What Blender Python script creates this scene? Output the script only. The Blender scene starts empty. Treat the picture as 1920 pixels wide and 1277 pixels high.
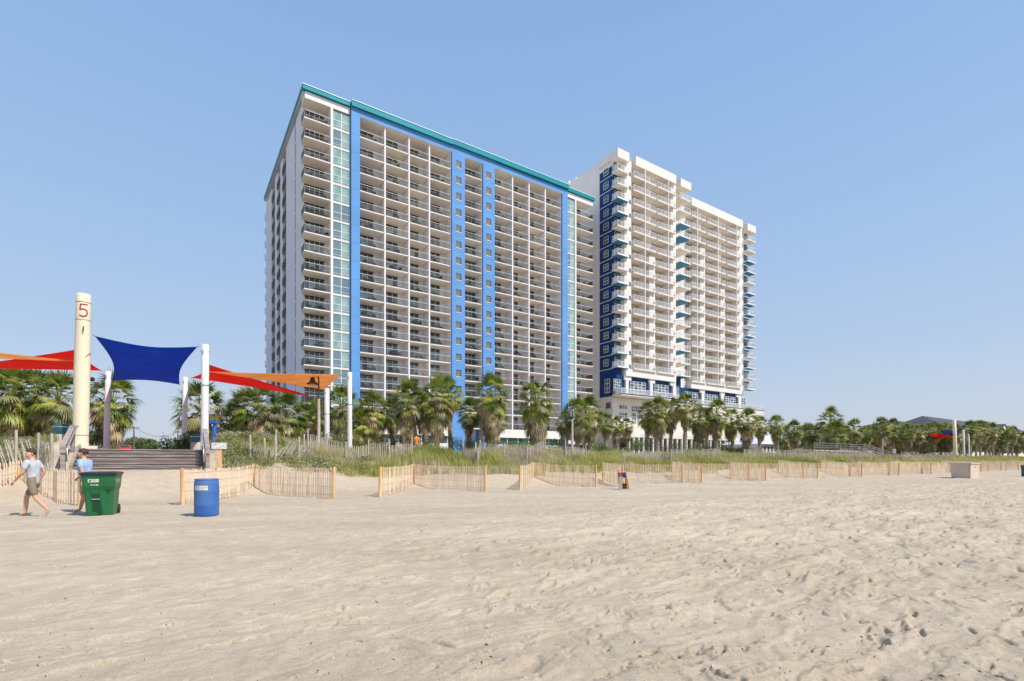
import bpy, bmesh, math, random
import numpy as np
from mathutils import Vector, Matrix

# ------------------------------------------------------------------ camera, sky, sun, exposure
S = bpy.context.scene
C = S.collection
TH = math.radians(33.80)
D1 = (math.cos(TH), math.sin(TH)); D2 = (-math.sin(TH), math.cos(TH))
FP = 944.0; HZ = 862.0; HC = 1.52
cam_d = bpy.data.cameras.new('camera'); cam = bpy.data.objects.new('camera', cam_d); C.objects.link(cam)
cam_d.sensor_width = 36.0; cam_d.lens = 36.0*FP/1920.0
cam_d.shift_y = (HZ-638.5)/1920.0
cam_d.clip_start = 0.1; cam_d.clip_end = 9000
cam.location = (0, 0, HC); cam.rotation_euler = (math.radians(90), 0, 0)
S.camera = cam
SUN_EL = 52.0; SUN_AZ = 122.0      # azimuth clockwise from +Y
W = bpy.data.worlds.new('World'); S.world = W; W.use_nodes = True
nt = W.node_tree
sky = nt.nodes.new('ShaderNodeTexSky'); sky.sky_type = 'NISHITA'; sky.sun_disc = False
sky.sun_elevation = math.radians(SUN_EL); sky.sun_rotation = math.radians(SUN_AZ)
sky.air_density = 1.0; sky.dust_density = 2.0; sky.ozone_density = 3.0; sky.altitude = 0
bg = nt.nodes['Background']; bg.inputs[1].default_value = 0.12
# summer haze of the whole sky: pale at the horizon, deeper blue overhead, added to the Nishita sky
wtc = nt.nodes.new('ShaderNodeTexCoord'); wsp = nt.nodes.new('ShaderNodeSeparateXYZ'); nt.links.new(wtc.outputs['Generated'], wsp.inputs[0])
wcr = nt.nodes.new('ShaderNodeValToRGB'); nt.links.new(wsp.outputs['Z'], wcr.inputs[0])
HZC = [(0.0, (3.25, 3.45, 3.95)), (.07, (2.95, 3.30, 3.95)), (.20, (2.38, 3.10, 4.15)), (.38, (1.95, 2.88, 4.30)), (.62, (1.52, 2.50, 4.20)), (1.0, (.9, 1.6, 3.4))]
while len(wcr.color_ramp.elements) < len(HZC): wcr.color_ramp.elements.new(.5)
for e, (p_, c_) in zip(wcr.color_ramp.elements, HZC): e.position = p_; e.color = (*c_, 1)
wsc = nt.nodes.new('ShaderNodeMixRGB'); wsc.blend_type = 'MIX'; wsc.inputs[0].default_value = .85
nt.links.new(sky.outputs[0], wsc.inputs[1]); nt.links.new(wcr.outputs[0], wsc.inputs[2]); nt.links.new(wsc.outputs[0], bg.inputs[0])
sl = bpy.data.lights.new('sun', 'SUN'); so = bpy.data.objects.new('sun', sl); C.objects.link(so)
sl.energy = 3.1; sl.angle = math.radians(0.5); sl.color = (1.0, 0.955, 0.88)
az, el = math.radians(SUN_AZ), math.radians(SUN_EL)
to_sun = Vector((math.sin(az)*math.cos(el), math.cos(az)*math.cos(el), math.sin(el)))
so.rotation_euler = to_sun.to_track_quat('Z', 'Y').to_euler(); so.location = (60, -60, 90)
S.view_settings.view_transform = 'Standard'; S.view_settings.look = 'None'
S.view_settings.exposure = 0.68; S.view_settings.gamma = 1.0
S.render.resolution_x = 1024; S.render.resolution_y = 681
S.render.engine = 'CYCLES'
S.cycles.max_bounces = 6; S.cycles.transparent_max_bounces = 6

# ------------------------------------------------------------------ helpers
def W3(u, v, z=0.0): return Vector((u*D1[0]+v*D2[0], u*D1[1]+v*D2[1], z))
def upx(px, v):
    a = (px-960)/FP
    return v*(D1[0]*a+D1[1])/(D2[1]+D2[0]*a)
def vpx(px, u):
    a = (px-960)/FP
    return u*(D2[1]+D2[0]*a)/(D1[0]*a+D1[1])
def dist(px, v): return v/(D2[1]+D2[0]*(px-960)/FP)
def zpx(px, py, v): return HC+(HZ-py)*dist(px, v)/FP
def uv_of(x, y): return x*D1[0]+y*D1[1], x*D2[0]+y*D2[1]
def gpx(px, py, z=0.1):
    y = (HC-z)*FP/(py-HZ); return Vector(((px-960)/FP*y, y, z))
def sstep(a, b, x):
    t = np.clip((x-a)/(b-a), 0, 1); return t*t*(3-2*t)

def tag(o, label=None, cat=None, group=None, kind=None):
    if label: o['label'] = label
    if cat: o['category'] = cat
    if group: o['group'] = group
    if kind: o['kind'] = kind
    return o
def empty(name, loc=(0, 0, 0), rz=0.0, label=None, cat=None, group=None):
    o = bpy.data.objects.new(name, None); C.objects.link(o); o.empty_display_size = 0.2
    o.location = loc; o.rotation_euler = (0, 0, rz)
    return tag(o, label, cat, group)

class MB:
    def __init__(s, off=(0, 0, 0)):
        s.v = []; s.f = []; s.m = []; s.mats = []; s.sm = []; s.off = off
    def mi(s, m):
        if m not in s.mats: s.mats.append(m)
        return s.mats.index(m)
    def add(s, vs, fs, m, smooth=False):
        b = len(s.v); ox, oy, oz = s.off; k = s.mi(m)
        s.v += [(x-ox, y-oy, z-oz) for x, y, z in vs]
        for f in fs:
            s.f.append(tuple(i+b for i in f)); s.m.append(k); s.sm.append(smooth)
    def box(s, x0, x1, y0, y1, z0, z1, m, bottom=None):
        if x0 > x1: x0, x1 = x1, x0
        if y0 > y1: y0, y1 = y1, y0
        vs = [(x0,y0,z0),(x1,y0,z0),(x1,y1,z0),(x0,y1,z0),(x0,y0,z1),(x1,y0,z1),(x1,y1,z1),(x0,y1,z1)]
        fs = [(4,5,6,7),(0,1,5,4),(1,2,6,5),(2,3,7,6),(3,0,4,7)]
        s.add(vs, fs, m); 
        s.add(vs, [(3,2,1,0)], bottom or m)
    def prism(s, pts, z0, z1, m, top=None):
        n = len(pts)
        vs = [(x, y, z0) for x, y in pts]+[(x, y, z1) for x, y in pts]
        s.add(vs, [(i, (i+1) % n, (i+1) % n+n, i+n) for i in range(n)]+[tuple(range(n-1, -1, -1))], m)
        s.add(vs, [tuple(range(n, 2*n))], top or m)
    def hexa(s, b4, t4, m):
        s.add(list(b4)+list(t4), [(4,5,6,7),(0,1,5,4),(1,2,6,5),(2,3,7,6),(3,0,4,7),(3,2,1,0)], m)
    def tube(s, pts, rs, m, n=8, smooth=True, caps=True):
        pts = [Vector(p) for p in pts]
        if not hasattr(rs, '__len__'): rs = [rs]*len(pts)
        vs = []; fs = []
        for i, p in enumerate(pts):
            d = (pts[min(i+1, len(pts)-1)]-pts[max(i-1, 0)])
            d = d.normalized() if d.length > 1e-9 else Vector((0, 0, 1))
            ref = Vector((0, 0, 1)) if abs(d.z) < .95 else Vector((1, 0, 0))
            a = d.cross(ref).normalized(); b = d.cross(a)
            for k in range(n):
                t = 2*math.pi*k/n
                vs.append(tuple(p+(a*math.cos(t)+b*math.sin(t))*rs[i]))
        for i in range(len(pts)-1):
            for k in range(n):
                fs.append((i*n+k, (i+1)*n+k, (i+1)*n+(k+1) % n, i*n+(k+1) % n))
        s.add(vs, fs, m, smooth)
        if caps:
            s.add(vs, [tuple(range(n)), tuple((len(pts)-1)*n+k for k in range(n-1, -1, -1))], m)
    def lathe(s, prof, c, m, n=24, smooth=True, sq=1.0):
        vs = []; fs = []
        for r, z in prof:
            for k in range(n):
                t = 2*math.pi*k/n; vs.append((c[0]+r*math.cos(t), c[1]+r*math.sin(t)*sq, c[2]+z))
        for i in range(len(prof)-1):
            for k in range(n):
                fs.append((i*n+k, i*n+(k+1) % n, (i+1)*n+(k+1) % n, (i+1)*n+k))
        s.add(vs, fs, m, smooth)
    def build(s, name, parent=None, loc=None, rz=None):
        me = bpy.data.meshes.new(name); me.from_pydata(s.v, [], s.f)
        for m in s.mats: me.materials.append(m)
        me.polygons.foreach_set('material_index', s.m); me.polygons.foreach_set('use_smooth', s.sm)
        me.update()
        o = bpy.data.objects.new(name, me); C.objects.link(o)
        if parent: o.parent = parent
        if loc is not None: o.location = loc
        if rz is not None: o.rotation_euler = (0, 0, rz)
        return o
def inst(o, parent=None, loc=None):
    c = o.copy(); C.objects.link(c)
    if parent: c.parent = parent
    if loc is not None: c.location = loc
    return c
def np_mesh(name, verts, faces_flat, loop_tot, mats, mat_idx=None, smooth=False, parent=None):
    me = bpy.data.meshes.new(name)
    me.vertices.add(len(verts)); me.vertices.foreach_set('co', np.asarray(verts, np.float32).ravel())
    me.loops.add(len(faces_flat)); me.loops.foreach_set('vertex_index', np.asarray(faces_flat, np.int32))
    nf = len(loop_tot); st = np.zeros(nf, np.int32); st[1:] = np.cumsum(loop_tot)[:-1]
    me.polygons.add(nf); me.polygons.foreach_set('loop_start', st)
    try: me.polygons.foreach_set('loop_total', np.asarray(loop_tot, np.int32))
    except Exception: pass
    for m in mats: me.materials.append(m)
    if mat_idx is not None: me.polygons.foreach_set('material_index', np.asarray(mat_idx, np.int32))
    if smooth: me.polygons.foreach_set('use_smooth', np.ones(nf, bool))
    me.update(calc_edges=True); me.validate()
    o = bpy.data.objects.new(name, me); C.objects.link(o)
    if parent: o.parent = parent
    return o

# ------------------------------------------------------------------ materials
def mat(name, col, rough=0.6, var=0.10, scale=3.0, spec=0.3, metal=0.0, bump=0.0, bscale=40.0, col2=None, stretch=None, detail=6):
    m = bpy.data.materials.new(name); m.use_nodes = True; n = m.node_tree.nodes; l = m.node_tree.links
    p = n['Principled BSDF']; p.inputs['Roughness'].default_value = rough
    p.inputs['Specular IOR Level'].default_value = spec; p.inputs['Metallic'].default_value = metal
    tc = n.new('ShaderNodeTexCoord'); mp = n.new('ShaderNodeMapping'); l.new(tc.outputs['Object'], mp.inputs[0])
    if stretch: mp.inputs['Scale'].default_value = stretch
    nz = n.new('ShaderNodeTexNoise'); nz.inputs['Scale'].default_value = scale; nz.inputs['Detail'].default_value = detail
    l.new(mp.outputs[0], nz.inputs['Vector'])
    cr = n.new('ShaderNodeValToRGB'); l.new(nz.outputs[0], cr.inputs[0])
    c2 = col2 or tuple(c*(1-var*1.8) for c in col)
    cr.color_ramp.elements[0].position = 0.30; cr.color_ramp.elements[0].color = (*c2, 1)
    cr.color_ramp.elements[1].position = 0.66; cr.color_ramp.elements[1].color = (*tuple(min(1, c*(1+var*.5)) for c in col), 1)
    l.new(cr.outputs[0], p.inputs['Base Color'])
    if bump:
        nb = n.new('ShaderNodeTexNoise'); nb.inputs['Scale'].default_value = bscale; nb.inputs['Detail'].default_value = 5
        l.new(mp.outputs[0], nb.inputs['Vector'])
        bp = n.new('ShaderNodeBump'); bp.inputs['Strength'].default_value = bump; bp.inputs['Distance'].default_value = 0.02
        l.new(nb.outputs[0], bp.inputs['Height']); l.new(bp.outputs[0], p.inputs['Normal'])
    return m
def leafmat(name, col, col2, trans=0.35, scale=1.2, rough=.45):
    m = mat(name, col, rough, .2, scale, .35, col2=col2)
    n = m.node_tree.nodes; l = m.node_tree.links; p = n['Principled BSDF']
    t = n.new('ShaderNodeBsdfTranslucent'); mx = n.new('ShaderNodeMixShader'); mx.inputs[0].default_value = trans
    cr = [x for x in n if x.type == 'VALTORGB'][0]; l.new(cr.outputs[0], t.inputs[0])
    l.new(p.outputs[0], mx.inputs[1]); l.new(t.outputs[0], mx.inputs[2]); l.new(mx.outputs[0], n['Material Output'].inputs[0])
    return m
def glassmat(name, col, col2, scale=.8, rough=.06, spec=.9, fac=None):
    m = mat(name, col, rough, .1, scale, spec, col2=col2, stretch=(1, 1, .35)); return m
M = {}
M['white'] = mat('painted_white_stucco', (.80, .775, .775), .75, .05, .25, .2, bump=.15, bscale=30)
M['soffit'] = mat('soffit_cream_bounce', (.86, .765, .64), .8, .05, .4, .1)  # warm sand bounce put into the underside colour
M['recess'] = mat('shaded_beige_recess', (.46, .40, .33), .8, .05, .4, .1)  # beige darkened to put the recess shade into the colour
M['slab'] = mat('slab_edge_white', (.74, .70, .66), .7, .05, .5, .2)
M['blue'] = mat('cornflower_blue_stucco', (.118, .30, .61), .7, .08, .2, .25, bump=.1, bscale=20)
M['blue_dark'] = mat('dark_joint_blue', (.05, .12, .32), .7, .1, .5, .2)
M['teal'] = mat('teal_metal_fascia', (.004, .25, .315), .5, .06, .3, .2)
M['teal_lt'] = mat('pale_teal_coping', (.55, .78, .82), .4, .05, .3, .5)
M['frame'] = mat('white_window_frame', (.75, .76, .74), .5, .03, 1, .4)
M['rail_lt'] = mat('light_handrail', (.55, .56, .55), .45, .05, 1, .4)
M['rail_dk'] = mat('dark_bronze_pickets', (.075, .07, .072), .5, .1, 1, .4)
M['glass_dk'] = glassmat('dark_door_glass', (.030, .045, .045), (.010, .016, .018))
M['glass_gn'] = glassmat('green_door_glass', (.07, .14, .115), (.02, .05, .045))
M['glass_cur'] = glassmat('curtained_glass', (.36, .43, .42), (.12, .20, .20), scale=1.4)
M['glass_bay'] = glassmat('bay_glass_blue', (.115, .175, .22), (.15, .235, .265), scale=.5)
M['glass_bay2'] = glassmat('bay_glass_green', (.30, .43, .40), (.14, .23, .25), scale=1.2)
M['glass_rail'] = glassmat('teal_rail_glass', (.10, .19, .19), (.05, .10, .11))
M['header'] = mat('dark_door_header', (.05, .05, .045), .6, .1, 2, .3)
M['navy'] = mat('navy_stucco', (.005, .045, .165), .65, .1, .3, .25)
M['steelblue'] = mat('blue_soffit_paint', (.07, .235, .36), .7, .05, .4, .2)
M['white2'] = mat('bright_white_stucco', (.73, .69, .645), .75, .04, .3, .2, bump=.1, bscale=30)
M['cream'] = mat('cream_podium_wall', (.68, .62, .54), .75, .06, .3, .2)
M['rail_w'] = mat('white_balcony_rail', (.74, .73, .72), .5, .03, 1, .3)
M['frost'] = mat('white_frosted_panel', (.62, .62, .63), .35, .05, .6, .5)
M['win_pale'] = glassmat('pale_deck_glass', (.15, .20, .25), (.07, .10, .13), scale=1.5)
M['chair'] = mat('black_mesh_chair', (.03, .027, .026), .6, .2, 5, .3)
M['chair2'] = mat('beige_cushion', (.55, .47, .38), .8, .1, 5, .1)
M['wood_new'] = mat('new_pine_slat', (.90, .72, .51), .75, .14, 2.2, .2, bump=.2, bscale=25, stretch=(8, 8, 1), col2=(.76, .54, .33))
M['wood_post'] = mat('new_pine_post', (.74, .50, .28), .75, .14, 2.0, .2, bump=.3, bscale=12, stretch=(6, 6, .7), col2=(.55, .29, .11))
M['wood_old'] = mat('weathered_grey_slat', (.50, .44, .39), .85, .2, 3, .1, bump=.3, bscale=25, stretch=(8, 8, 1), col2=(.32, .27, .23))
M['wood_deck'] = mat('weathered_step_board', (.36, .30, .275), .8, .14, 1.1, .15, bump=.4, bscale=14, stretch=(1, 9, 9), col2=(.20, .165, .15))
M['wire'] = mat('galvanised_fence_wire', (.38, .31, .25), .6, .1, 4, .4)
M['pole_cream'] = mat('cream_painted_pole', (.80, .69, .50), .5, .06, .8, .35, bump=.1, bscale=6, stretch=(1, 1, .3))
M['pole_white'] = mat('white_steel_pole', (.74, .72, .70), .45, .05, 1.2, .4)
M['groove'] = mat('pole_joint_line', (.30, .22, .15), .7, .1, 3, .2)
M['red_paint'] = mat('faded_red_numeral', (.36, .05, .07), .7, .2, 9, .2)
M['sail_blue'] = leafmat('royal_blue_sail_mesh', (.006, .12, .52), (.005, .10, .46), .6, .5, .6)
M['sail_red'] = leafmat('red_sail_mesh', (.85, .025, .014), (.75, .02, .012), .55, .5, .6)
M['sail_tan'] = leafmat('tan_sail_mesh', (.88, .52, .24), (.80, .46, .20), .6, .5, .6)
M['steel'] = mat('galvanised_steel', (.55, .55, .54), .35, .08, 6, .6, metal=.6)
M['lamp_dk'] = mat('dark_bronze_lamp', (.035, .04, .055), .4, .2, 4, .6)
M['concrete'] = mat('beige_concrete_post', (.50, .45, .38), .8, .1, 2, .2, bump=.2)
M['bin_green'] = mat('green_bin_plastic', (.012, .135, .042), .42, .14, 2.2, .45, bump=.12, bscale=7)
M['bin_recess'] = mat('green_bin_recess', (.004, .055, .02), .5, .1, 3, .4)
M['bin_lid'] = mat('black_bin_lid', (.022, .022, .028), .4, .2, 4, .5)
M['label'] = mat('scuffed_white_label', (.66, .66, .63), .6, .22, 14, .3)
M['ink'] = mat('dark_print', (.08, .09, .10), .6, .1, 5, .2)
M['barrel'] = mat('blue_drum_plastic', (.022, .105, .36), .5, .16, 1.6, .4, col2=(.085, .17, .36), bump=.1, bscale=9)
M['trunk'] = mat('palm_trunk_bark', (.36, .29, .24), .9, .3, 5, .1, bump=.8, bscale=16, col2=(.14, .11, .09))
M['boot'] = mat('palm_leaf_bases', (.48, .39, .31), .9, .3, 4, .1, col2=(.13, .095, .07))
M['f_green'] = leafmat('palm_leaf_green', (.165, .225, .04), (.065, .105, .02), .35, .9)
M['f_lime'] = leafmat('palm_leaf_lime', (.44, .45, .085), (.22, .26, .045), .38, .9)
M['f_olive'] = leafmat('palm_leaf_olive', (.33, .31, .12), (.16, .165, .065), .3, .9)
M['f_straw'] = leafmat('palm_leaf_straw', (.62, .50, .28), (.40, .29, .15), .35, .9)
M['f_dead'] = leafmat('palm_leaf_dead', (.27, .20, .13), (.12, .085, .06), .2, .9)
M['g_green'] = leafmat('dune_grass_green', (.29, .32, .075), (.17, .21, .045), .35, .8)
M['g_yel'] = leafmat('dune_grass_yellow', (.50, .48, .15), (.36, .35, .10), .35, .8)
M['g_dry'] = leafmat('dune_grass_dry', (.64, .55, .37), (.45, .37, .24), .35, .8)
M['b_green'] = leafmat('shrub_leaf_green', (.14, .25, .06), (.06, .13, .03), .35, 1.2)
M['b_olive'] = leafmat('shrub_leaf_olive', (.33, .33, .13), (.19, .19, .08), .35, 1.2)
M['b_pale'] = leafmat('shrub_leaf_silver', (.52, .48, .35), (.33, .29, .20), .3, 1.2)
M['b_dark'] = leafmat('tree_leaf_dark', (.10, .15, .045), (.045, .075, .022), .3, 1.2)
M['stem'] = mat('grey_stem', (.22, .175, .135), .9, .2, 4, .1)
M['skin'] = mat('warm_skin', (.62, .34, .23), .55, .06, 6, .35)  # one skin tone for all figures
M['hair'] = mat('brown_hair', (.07, .04, .025), .7, .2, 30, .3)
M['tee_grey'] = mat('pale_grey_tshirt', (.52, .53, .56), .85, .1, 8, .1)
M['tee_blue'] = mat('light_blue_shirt', (.33, .47, .68), .85, .12, 8, .1)
M['shorts_br'] = mat('taupe_shorts', (.26, .205, .15), .85, .12, 8, .1)
M['shorts_kh'] = mat('khaki_shorts', (.36, .33, .22), .85, .12, 8, .1)
M['tee_orange'] = mat('orange_shirt', (.80, .23, .03), .8, .1, 8, .1)
M['lips'] = mat('lips', (.42, .15, .12), .5, .1, 5, .3)
M['eye'] = mat('dark_eye', (.02, .015, .012), .3, .1, 5, .5)
M['roof_gr'] = mat('grey_shingle_roof', (.085, .09, .105), .85, .15, 1.5, .2, bump=.3)
M['roof_wh'] = mat('pale_metal_roof', (.60, .64, .70), .6, .05, .5, .3)
M['red_pl'] = mat('red_vehicle_paint', (.60, .03, .03), .35, .05, 2, .5)
M['black'] = mat('black_rubber', (.02, .02, .02), .7, .1, 3, .3)
M['box_tan'] = mat('tan_fibreglass_box', (.62, .50, .39), .6, .06, 1.3, .3)
M['orange_wood'] = mat('orange_varnished_board', (.60, .24, .05), .5, .15, 3, .4, stretch=(6, 6, 1))
M['teal_bin'] = mat('teal_bin_lid', (.02, .10, .12), .4, .1, 2, .5)
M['bluepost'] = mat('bright_blue_post', (.03, .13, .55), .5, .1, 2, .4)
M['purple'] = leafmat('purple_petals', (.25, .10, .55), (.15, .05, .35), .3, 3)
M['paving'] = mat('promenade_paving', (.42, .38, .33), .85, .1, .6, .2, bump=.2)
M['util'] = mat('utility_pole_wood', (.17, .16, .15), .9, .1, 2, .1)

# sand material
def sandmat(name, green=False):
    m = bpy.data.materials.new(name); m.use_nodes = True; n = m.node_tree.nodes; l = m.node_tree.links
    p = n['Principled BSDF']; p.inputs['Roughness'].default_value = .92; p.inputs['Specular IOR Level'].default_value = .12
    tc = n.new('ShaderNodeTexCoord')
    def noise(sc, det, rough=.6, st=None):
        z = n.new('ShaderNodeTexNoise'); z.inputs['Scale'].default_value = sc; z.inputs['Detail'].default_value = det; z.inputs['Roughness'].default_value = rough
        if st:
            mp = n.new('ShaderNodeMapping'); mp.inputs['Rotation'].default_value = (0, 0, -TH); mp.inputs['Scale'].default_value = st
            l.new(tc.outputs['Object'], mp.inputs[0]); l.new(mp.outputs[0], z.inputs['Vector'])
        else: l.new(tc.outputs['Object'], z.inputs['Vector'])
        return z
    def ramp(src, p0, c0, p1, c1):
        r = n.new('ShaderNodeValToRGB'); l.new(src, r.inputs[0])
        r.color_ramp.elements[0].position = p0; r.color_ramp.elements[0].color = (*c0, 1)
        r.color_ramp.elements[1].position = p1; r.color_ramp.elements[1].color = (*c1, 1); return r
    big = noise(.35, 4, .55, (.35, 1.6, 1)); r1 = ramp(big.outputs[0], .3, (.475, .39, .292), .7, (.575, .485, .37))
    grain = noise(60, 5, .8); r2 = ramp(grain.outputs[0], .25, (.66, .64, .62), .72, (1.10, 1.10, 1.10))
    mx = n.new('ShaderNodeMixRGB'); mx.blend_type = 'MULTIPLY'; mx.inputs[0].default_value = 1
    l.new(r1.outputs[0], mx.inputs[1]); l.new(r2.outputs[0], mx.inputs[2])
    med = noise(3.2, 6, .7); r3 = ramp(med.outputs[0], .32, (.86, .84, .82), .6, (1.0, 1.0, 1.0))
    mx2 = n.new('ShaderNodeMixRGB'); mx2.blend_type = 'MULTIPLY'; mx2.inputs[0].default_value = 1
    l.new(mx.outputs[0], mx2.inputs[1]); l.new(r3.outputs[0], mx2.inputs[2])
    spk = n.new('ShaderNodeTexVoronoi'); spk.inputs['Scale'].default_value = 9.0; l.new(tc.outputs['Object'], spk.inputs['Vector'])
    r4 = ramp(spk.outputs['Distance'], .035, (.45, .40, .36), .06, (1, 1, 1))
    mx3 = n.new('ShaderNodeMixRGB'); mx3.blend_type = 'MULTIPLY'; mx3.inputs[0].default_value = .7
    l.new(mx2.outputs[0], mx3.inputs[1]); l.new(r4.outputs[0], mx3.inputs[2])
    streak = noise(7.5, 5, .75, (.45, 1.5, 1)); r5 = ramp(streak.outputs[0], .30, (.58, .53, .47), .36, (1, 1, 1))   # thin dark streaks from stretched noise
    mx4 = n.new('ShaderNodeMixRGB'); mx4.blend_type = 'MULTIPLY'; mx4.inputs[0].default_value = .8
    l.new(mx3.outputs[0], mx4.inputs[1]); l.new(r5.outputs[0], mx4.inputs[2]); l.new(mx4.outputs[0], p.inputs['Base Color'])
    b1 = noise(14, 8, .72); bp = n.new('ShaderNodeBump'); bp.inputs['Strength'].default_value = .75; bp.inputs['Distance'].default_value = .03
    l.new(b1.outputs[0], bp.inputs['Height'])
    b2 = noise(110, 3, .7); bp2 = n.new('ShaderNodeBump'); bp2.inputs['Strength'].default_value = .35; bp2.inputs['Distance'].default_value = .006
    l.new(b2.outputs[0], bp2.inputs['Height']); l.new(bp.outputs[0], bp2.inputs['Normal']); l.new(bp2.outputs[0], p.inputs['Normal'])
    return m
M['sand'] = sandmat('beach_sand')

# ------------------------------------------------------------------ terrain
rng = np.random.RandomState(7)
_lat = rng.rand(256, 256)
def vnoise(x, y, sc):
    x = x/sc; y = y/sc; xi = np.floor(x).astype(int); yi = np.floor(y).astype(int)
    fx = x-xi; fy = y-yi; fx = fx*fx*(3-2*fx); fy = fy*fy*(3-2*fy)
    g = lambda i, j: _lat[i % 256, j % 256]
    return (g(xi, yi)*(1-fx)*(1-fy)+g(xi+1, yi)*fx*(1-fy)+g(xi, yi+1)*(1-fx)*fy+g(xi+1, yi+1)*fx*fy)-.5
def ground(u, v):
    u = np.asarray(u, float); v = np.asarray(v, float)
    L = 1-sstep(3.5, 9.5, u)                         # left, higher dune
    toe = 22.0+1.2*vnoise(u+50, v*0, 5.0)*2
    z = .06+sstep(toe, toe+4.0, v)*(.62*(1-L)+1.03*L)
    crest = (1.55+.55*vnoise(u, v, 6.0)+.25*vnoise(u, v, 2.1))*(1-L)+(2.65-.62*(1-sstep(-6, -3, u))+.6*vnoise(u, v, 4.0)+.2*vnoise(u, v, 1.3))*L
    z = z+sstep(26, 31.5, v)*(crest-(.68*(1-L)+1.09*L))
    back = sstep(33.5, 37.5, v)
    z = z*(1-back)+1.85*back
    cor = sstep(-4.6, -3.5, u)*(1-sstep(1.3, 2.4, u))*sstep(25.2, 26.0, v)  # corridor of the steps
    zc = 1.10+.72*sstep(27.2, 27.6, v)
    return z*(1-cor)+zc*cor
def gz(u, v): return float(ground(u, v))
def gz_xy(x, y): u, v = uv_of(x, y); return gz(u, v)

# fine relief height map of footprints
HX0, HX1, HY0, HY1, HS = -34.0, 46.0, 2.0, 46.0, 0.025
nx, ny = int((HX1-HX0)/HS), int((HY1-HY0)/HS)
H = np.zeros((nx, ny), np.float32)
gx = (HX0+HS*np.arange(nx))[:, None]; gy = (HY0+HS*np.arange(ny))[None, :]
RGH = (.30+.70*sstep(-8, 10, gx-.1*gy+2)).astype(np.float32)
RU = gx*D1[0]+gy*D1[1]; RV = gx*D2[0]+gy*D2[1]
RGH *= (1-.6*sstep(10.5, 12.0, RV)*(1-sstep(17.3, 19.0, RV))).astype(np.float32)
for sc, am in ((.07, .010), (.13, .014), (.26, .020), (.6, .026)):
    H += (am*RGH*vnoise(gx+13*sc, gy+7*sc, sc)).astype(np.float32)
H += .028*vnoise(gx+9, gy+7, 1.7).astype(np.float32)
rid = 1-np.abs(vnoise(RU/2.3+5+.25*vnoise(gx, gy, .5), RV+.3*vnoise(gx+40, gy, .4), .34))*4     # ridged, wind-combed along the beach
H += (RGH*.024*np.clip(rid, 0, 1)**2*(.35+.9*(vnoise(gx+77, gy+3, 1.6)+.5))).astype(np.float32)
for sc, am, seed_ in ((.42, .015, 3), (.20, .013, 61), (.95, .012, 23)):       # little scarps: soft rises that break off steeply
    w_ = vnoise(RU/2.8+seed_+.35*vnoise(gx, gy, .45), RV+seed_*3+.22*vnoise(gx+9, gy+4, .3), sc)
    H += (1.35*RGH*am*(sstep(-.02, .035, w_)+.8*sstep(.17, .215, w_))*(.4+1.2*(vnoise(gx+seed_, gy+55, 2.3)+.5))).astype(np.float32)
del rid, RU, RV, w_
def stamp(x, y, a, b, ang, dep, rim):
    R = max(a, b)*2.0; i0 = int((x-R-HX0)/HS); i1 = int((x+R-HX0)/HS)+1; j0 = int((y-R-HY0)/HS); j1 = int((y+R-HY0)/HS)+1
    if i0 < 0 or j0 < 0 or i1 >= nx or j1 >= ny: return
    X = HX0+HS*np.arange(i0, i1)[:, None]-x; Y = HY0+HS*np.arange(j0, j1)[None, :]-y
    c, s = math.cos(ang), math.sin(ang)
    p = (X*c+Y*s)/a; q = (-X*s+Y*c)/b; r2 = p*p+q*q
    ph = rr.uniform(0, 6.28); cw = np.clip(.45+.95*(p*math.cos(ph)+q*math.sin(ph)), 0, 1.4)      # scuffed on one side, shallow on the other
    H[i0:i1, j0:j1] += (-dep*np.exp(-r2*r2*r2*1.6)*cw+rim*np.exp(-(np.sqrt(r2)-1.25)**2*9)).astype(np.float32)
rr = random.Random(5)
for k in range(76000):
    x = rr.uniform(HX0+1, HX1-1); y = HY0+1+(HY1-HY0-2)*rr.random()
    u_, v_ = uv_of(x, y)
    if v_ > 20.5: continue
    dens = .22+.78*float(sstep(-9, 9, np.array(x-.15*y+4)))
    if 11 < v_ < 17.5: dens *= .30
    if rr.random() > dens: continue
    s = rr.uniform(.6, 1.25)
    s *= rr.choice((.26, .30, .36, .42, .5, .62)); stamp(x, y, .24*s, .055*s, rr.gauss(TH, .5), rr.uniform(.036, .088)*min(1, s*1.6)*(.4+.75*dens), rr.uniform(.004, .022)*min(1, s*1.2))
for k in range(60):   # trails of steps
    x = rr.uniform(-12, 30); y = rr.uniform(4, 30); a = rr.gauss(TH, .5)
    for q in range(rr.randint(8, 30)):
        x += .62*math.cos(a); y += .62*math.sin(a); a += rr.gauss(0, .05)
        sd = .11*(1 if q % 2 else -1)
        if uv_of(x, y)[1] < 20: stamp(x-sd*math.sin(a), y+sd*math.cos(a), .15, .06, a, .030, .014)
UU = gx*D1[0]+gy*D1[1]; VV = gx*D2[0]+gy*D2[1]
for v0, d in ((12.1, .026), (13.7, .026), (15.2, .020), (16.7, .020)):   # tyre tracks along the beach
    off = v0+.35*np.sin(UU*.045+v0); w = np.abs(VV-off)
    H -= (d*np.exp(-(w/.17)**4)*(.75+.25*np.sin(UU*24))).astype(np.float32)
    H += (.012*np.exp(-((w-.27)/.08)**2)).astype(np.float32)
H *= (1-sstep(20.6, 23.0, VV)*.65).astype(np.float32)
del UU, VV
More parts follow.
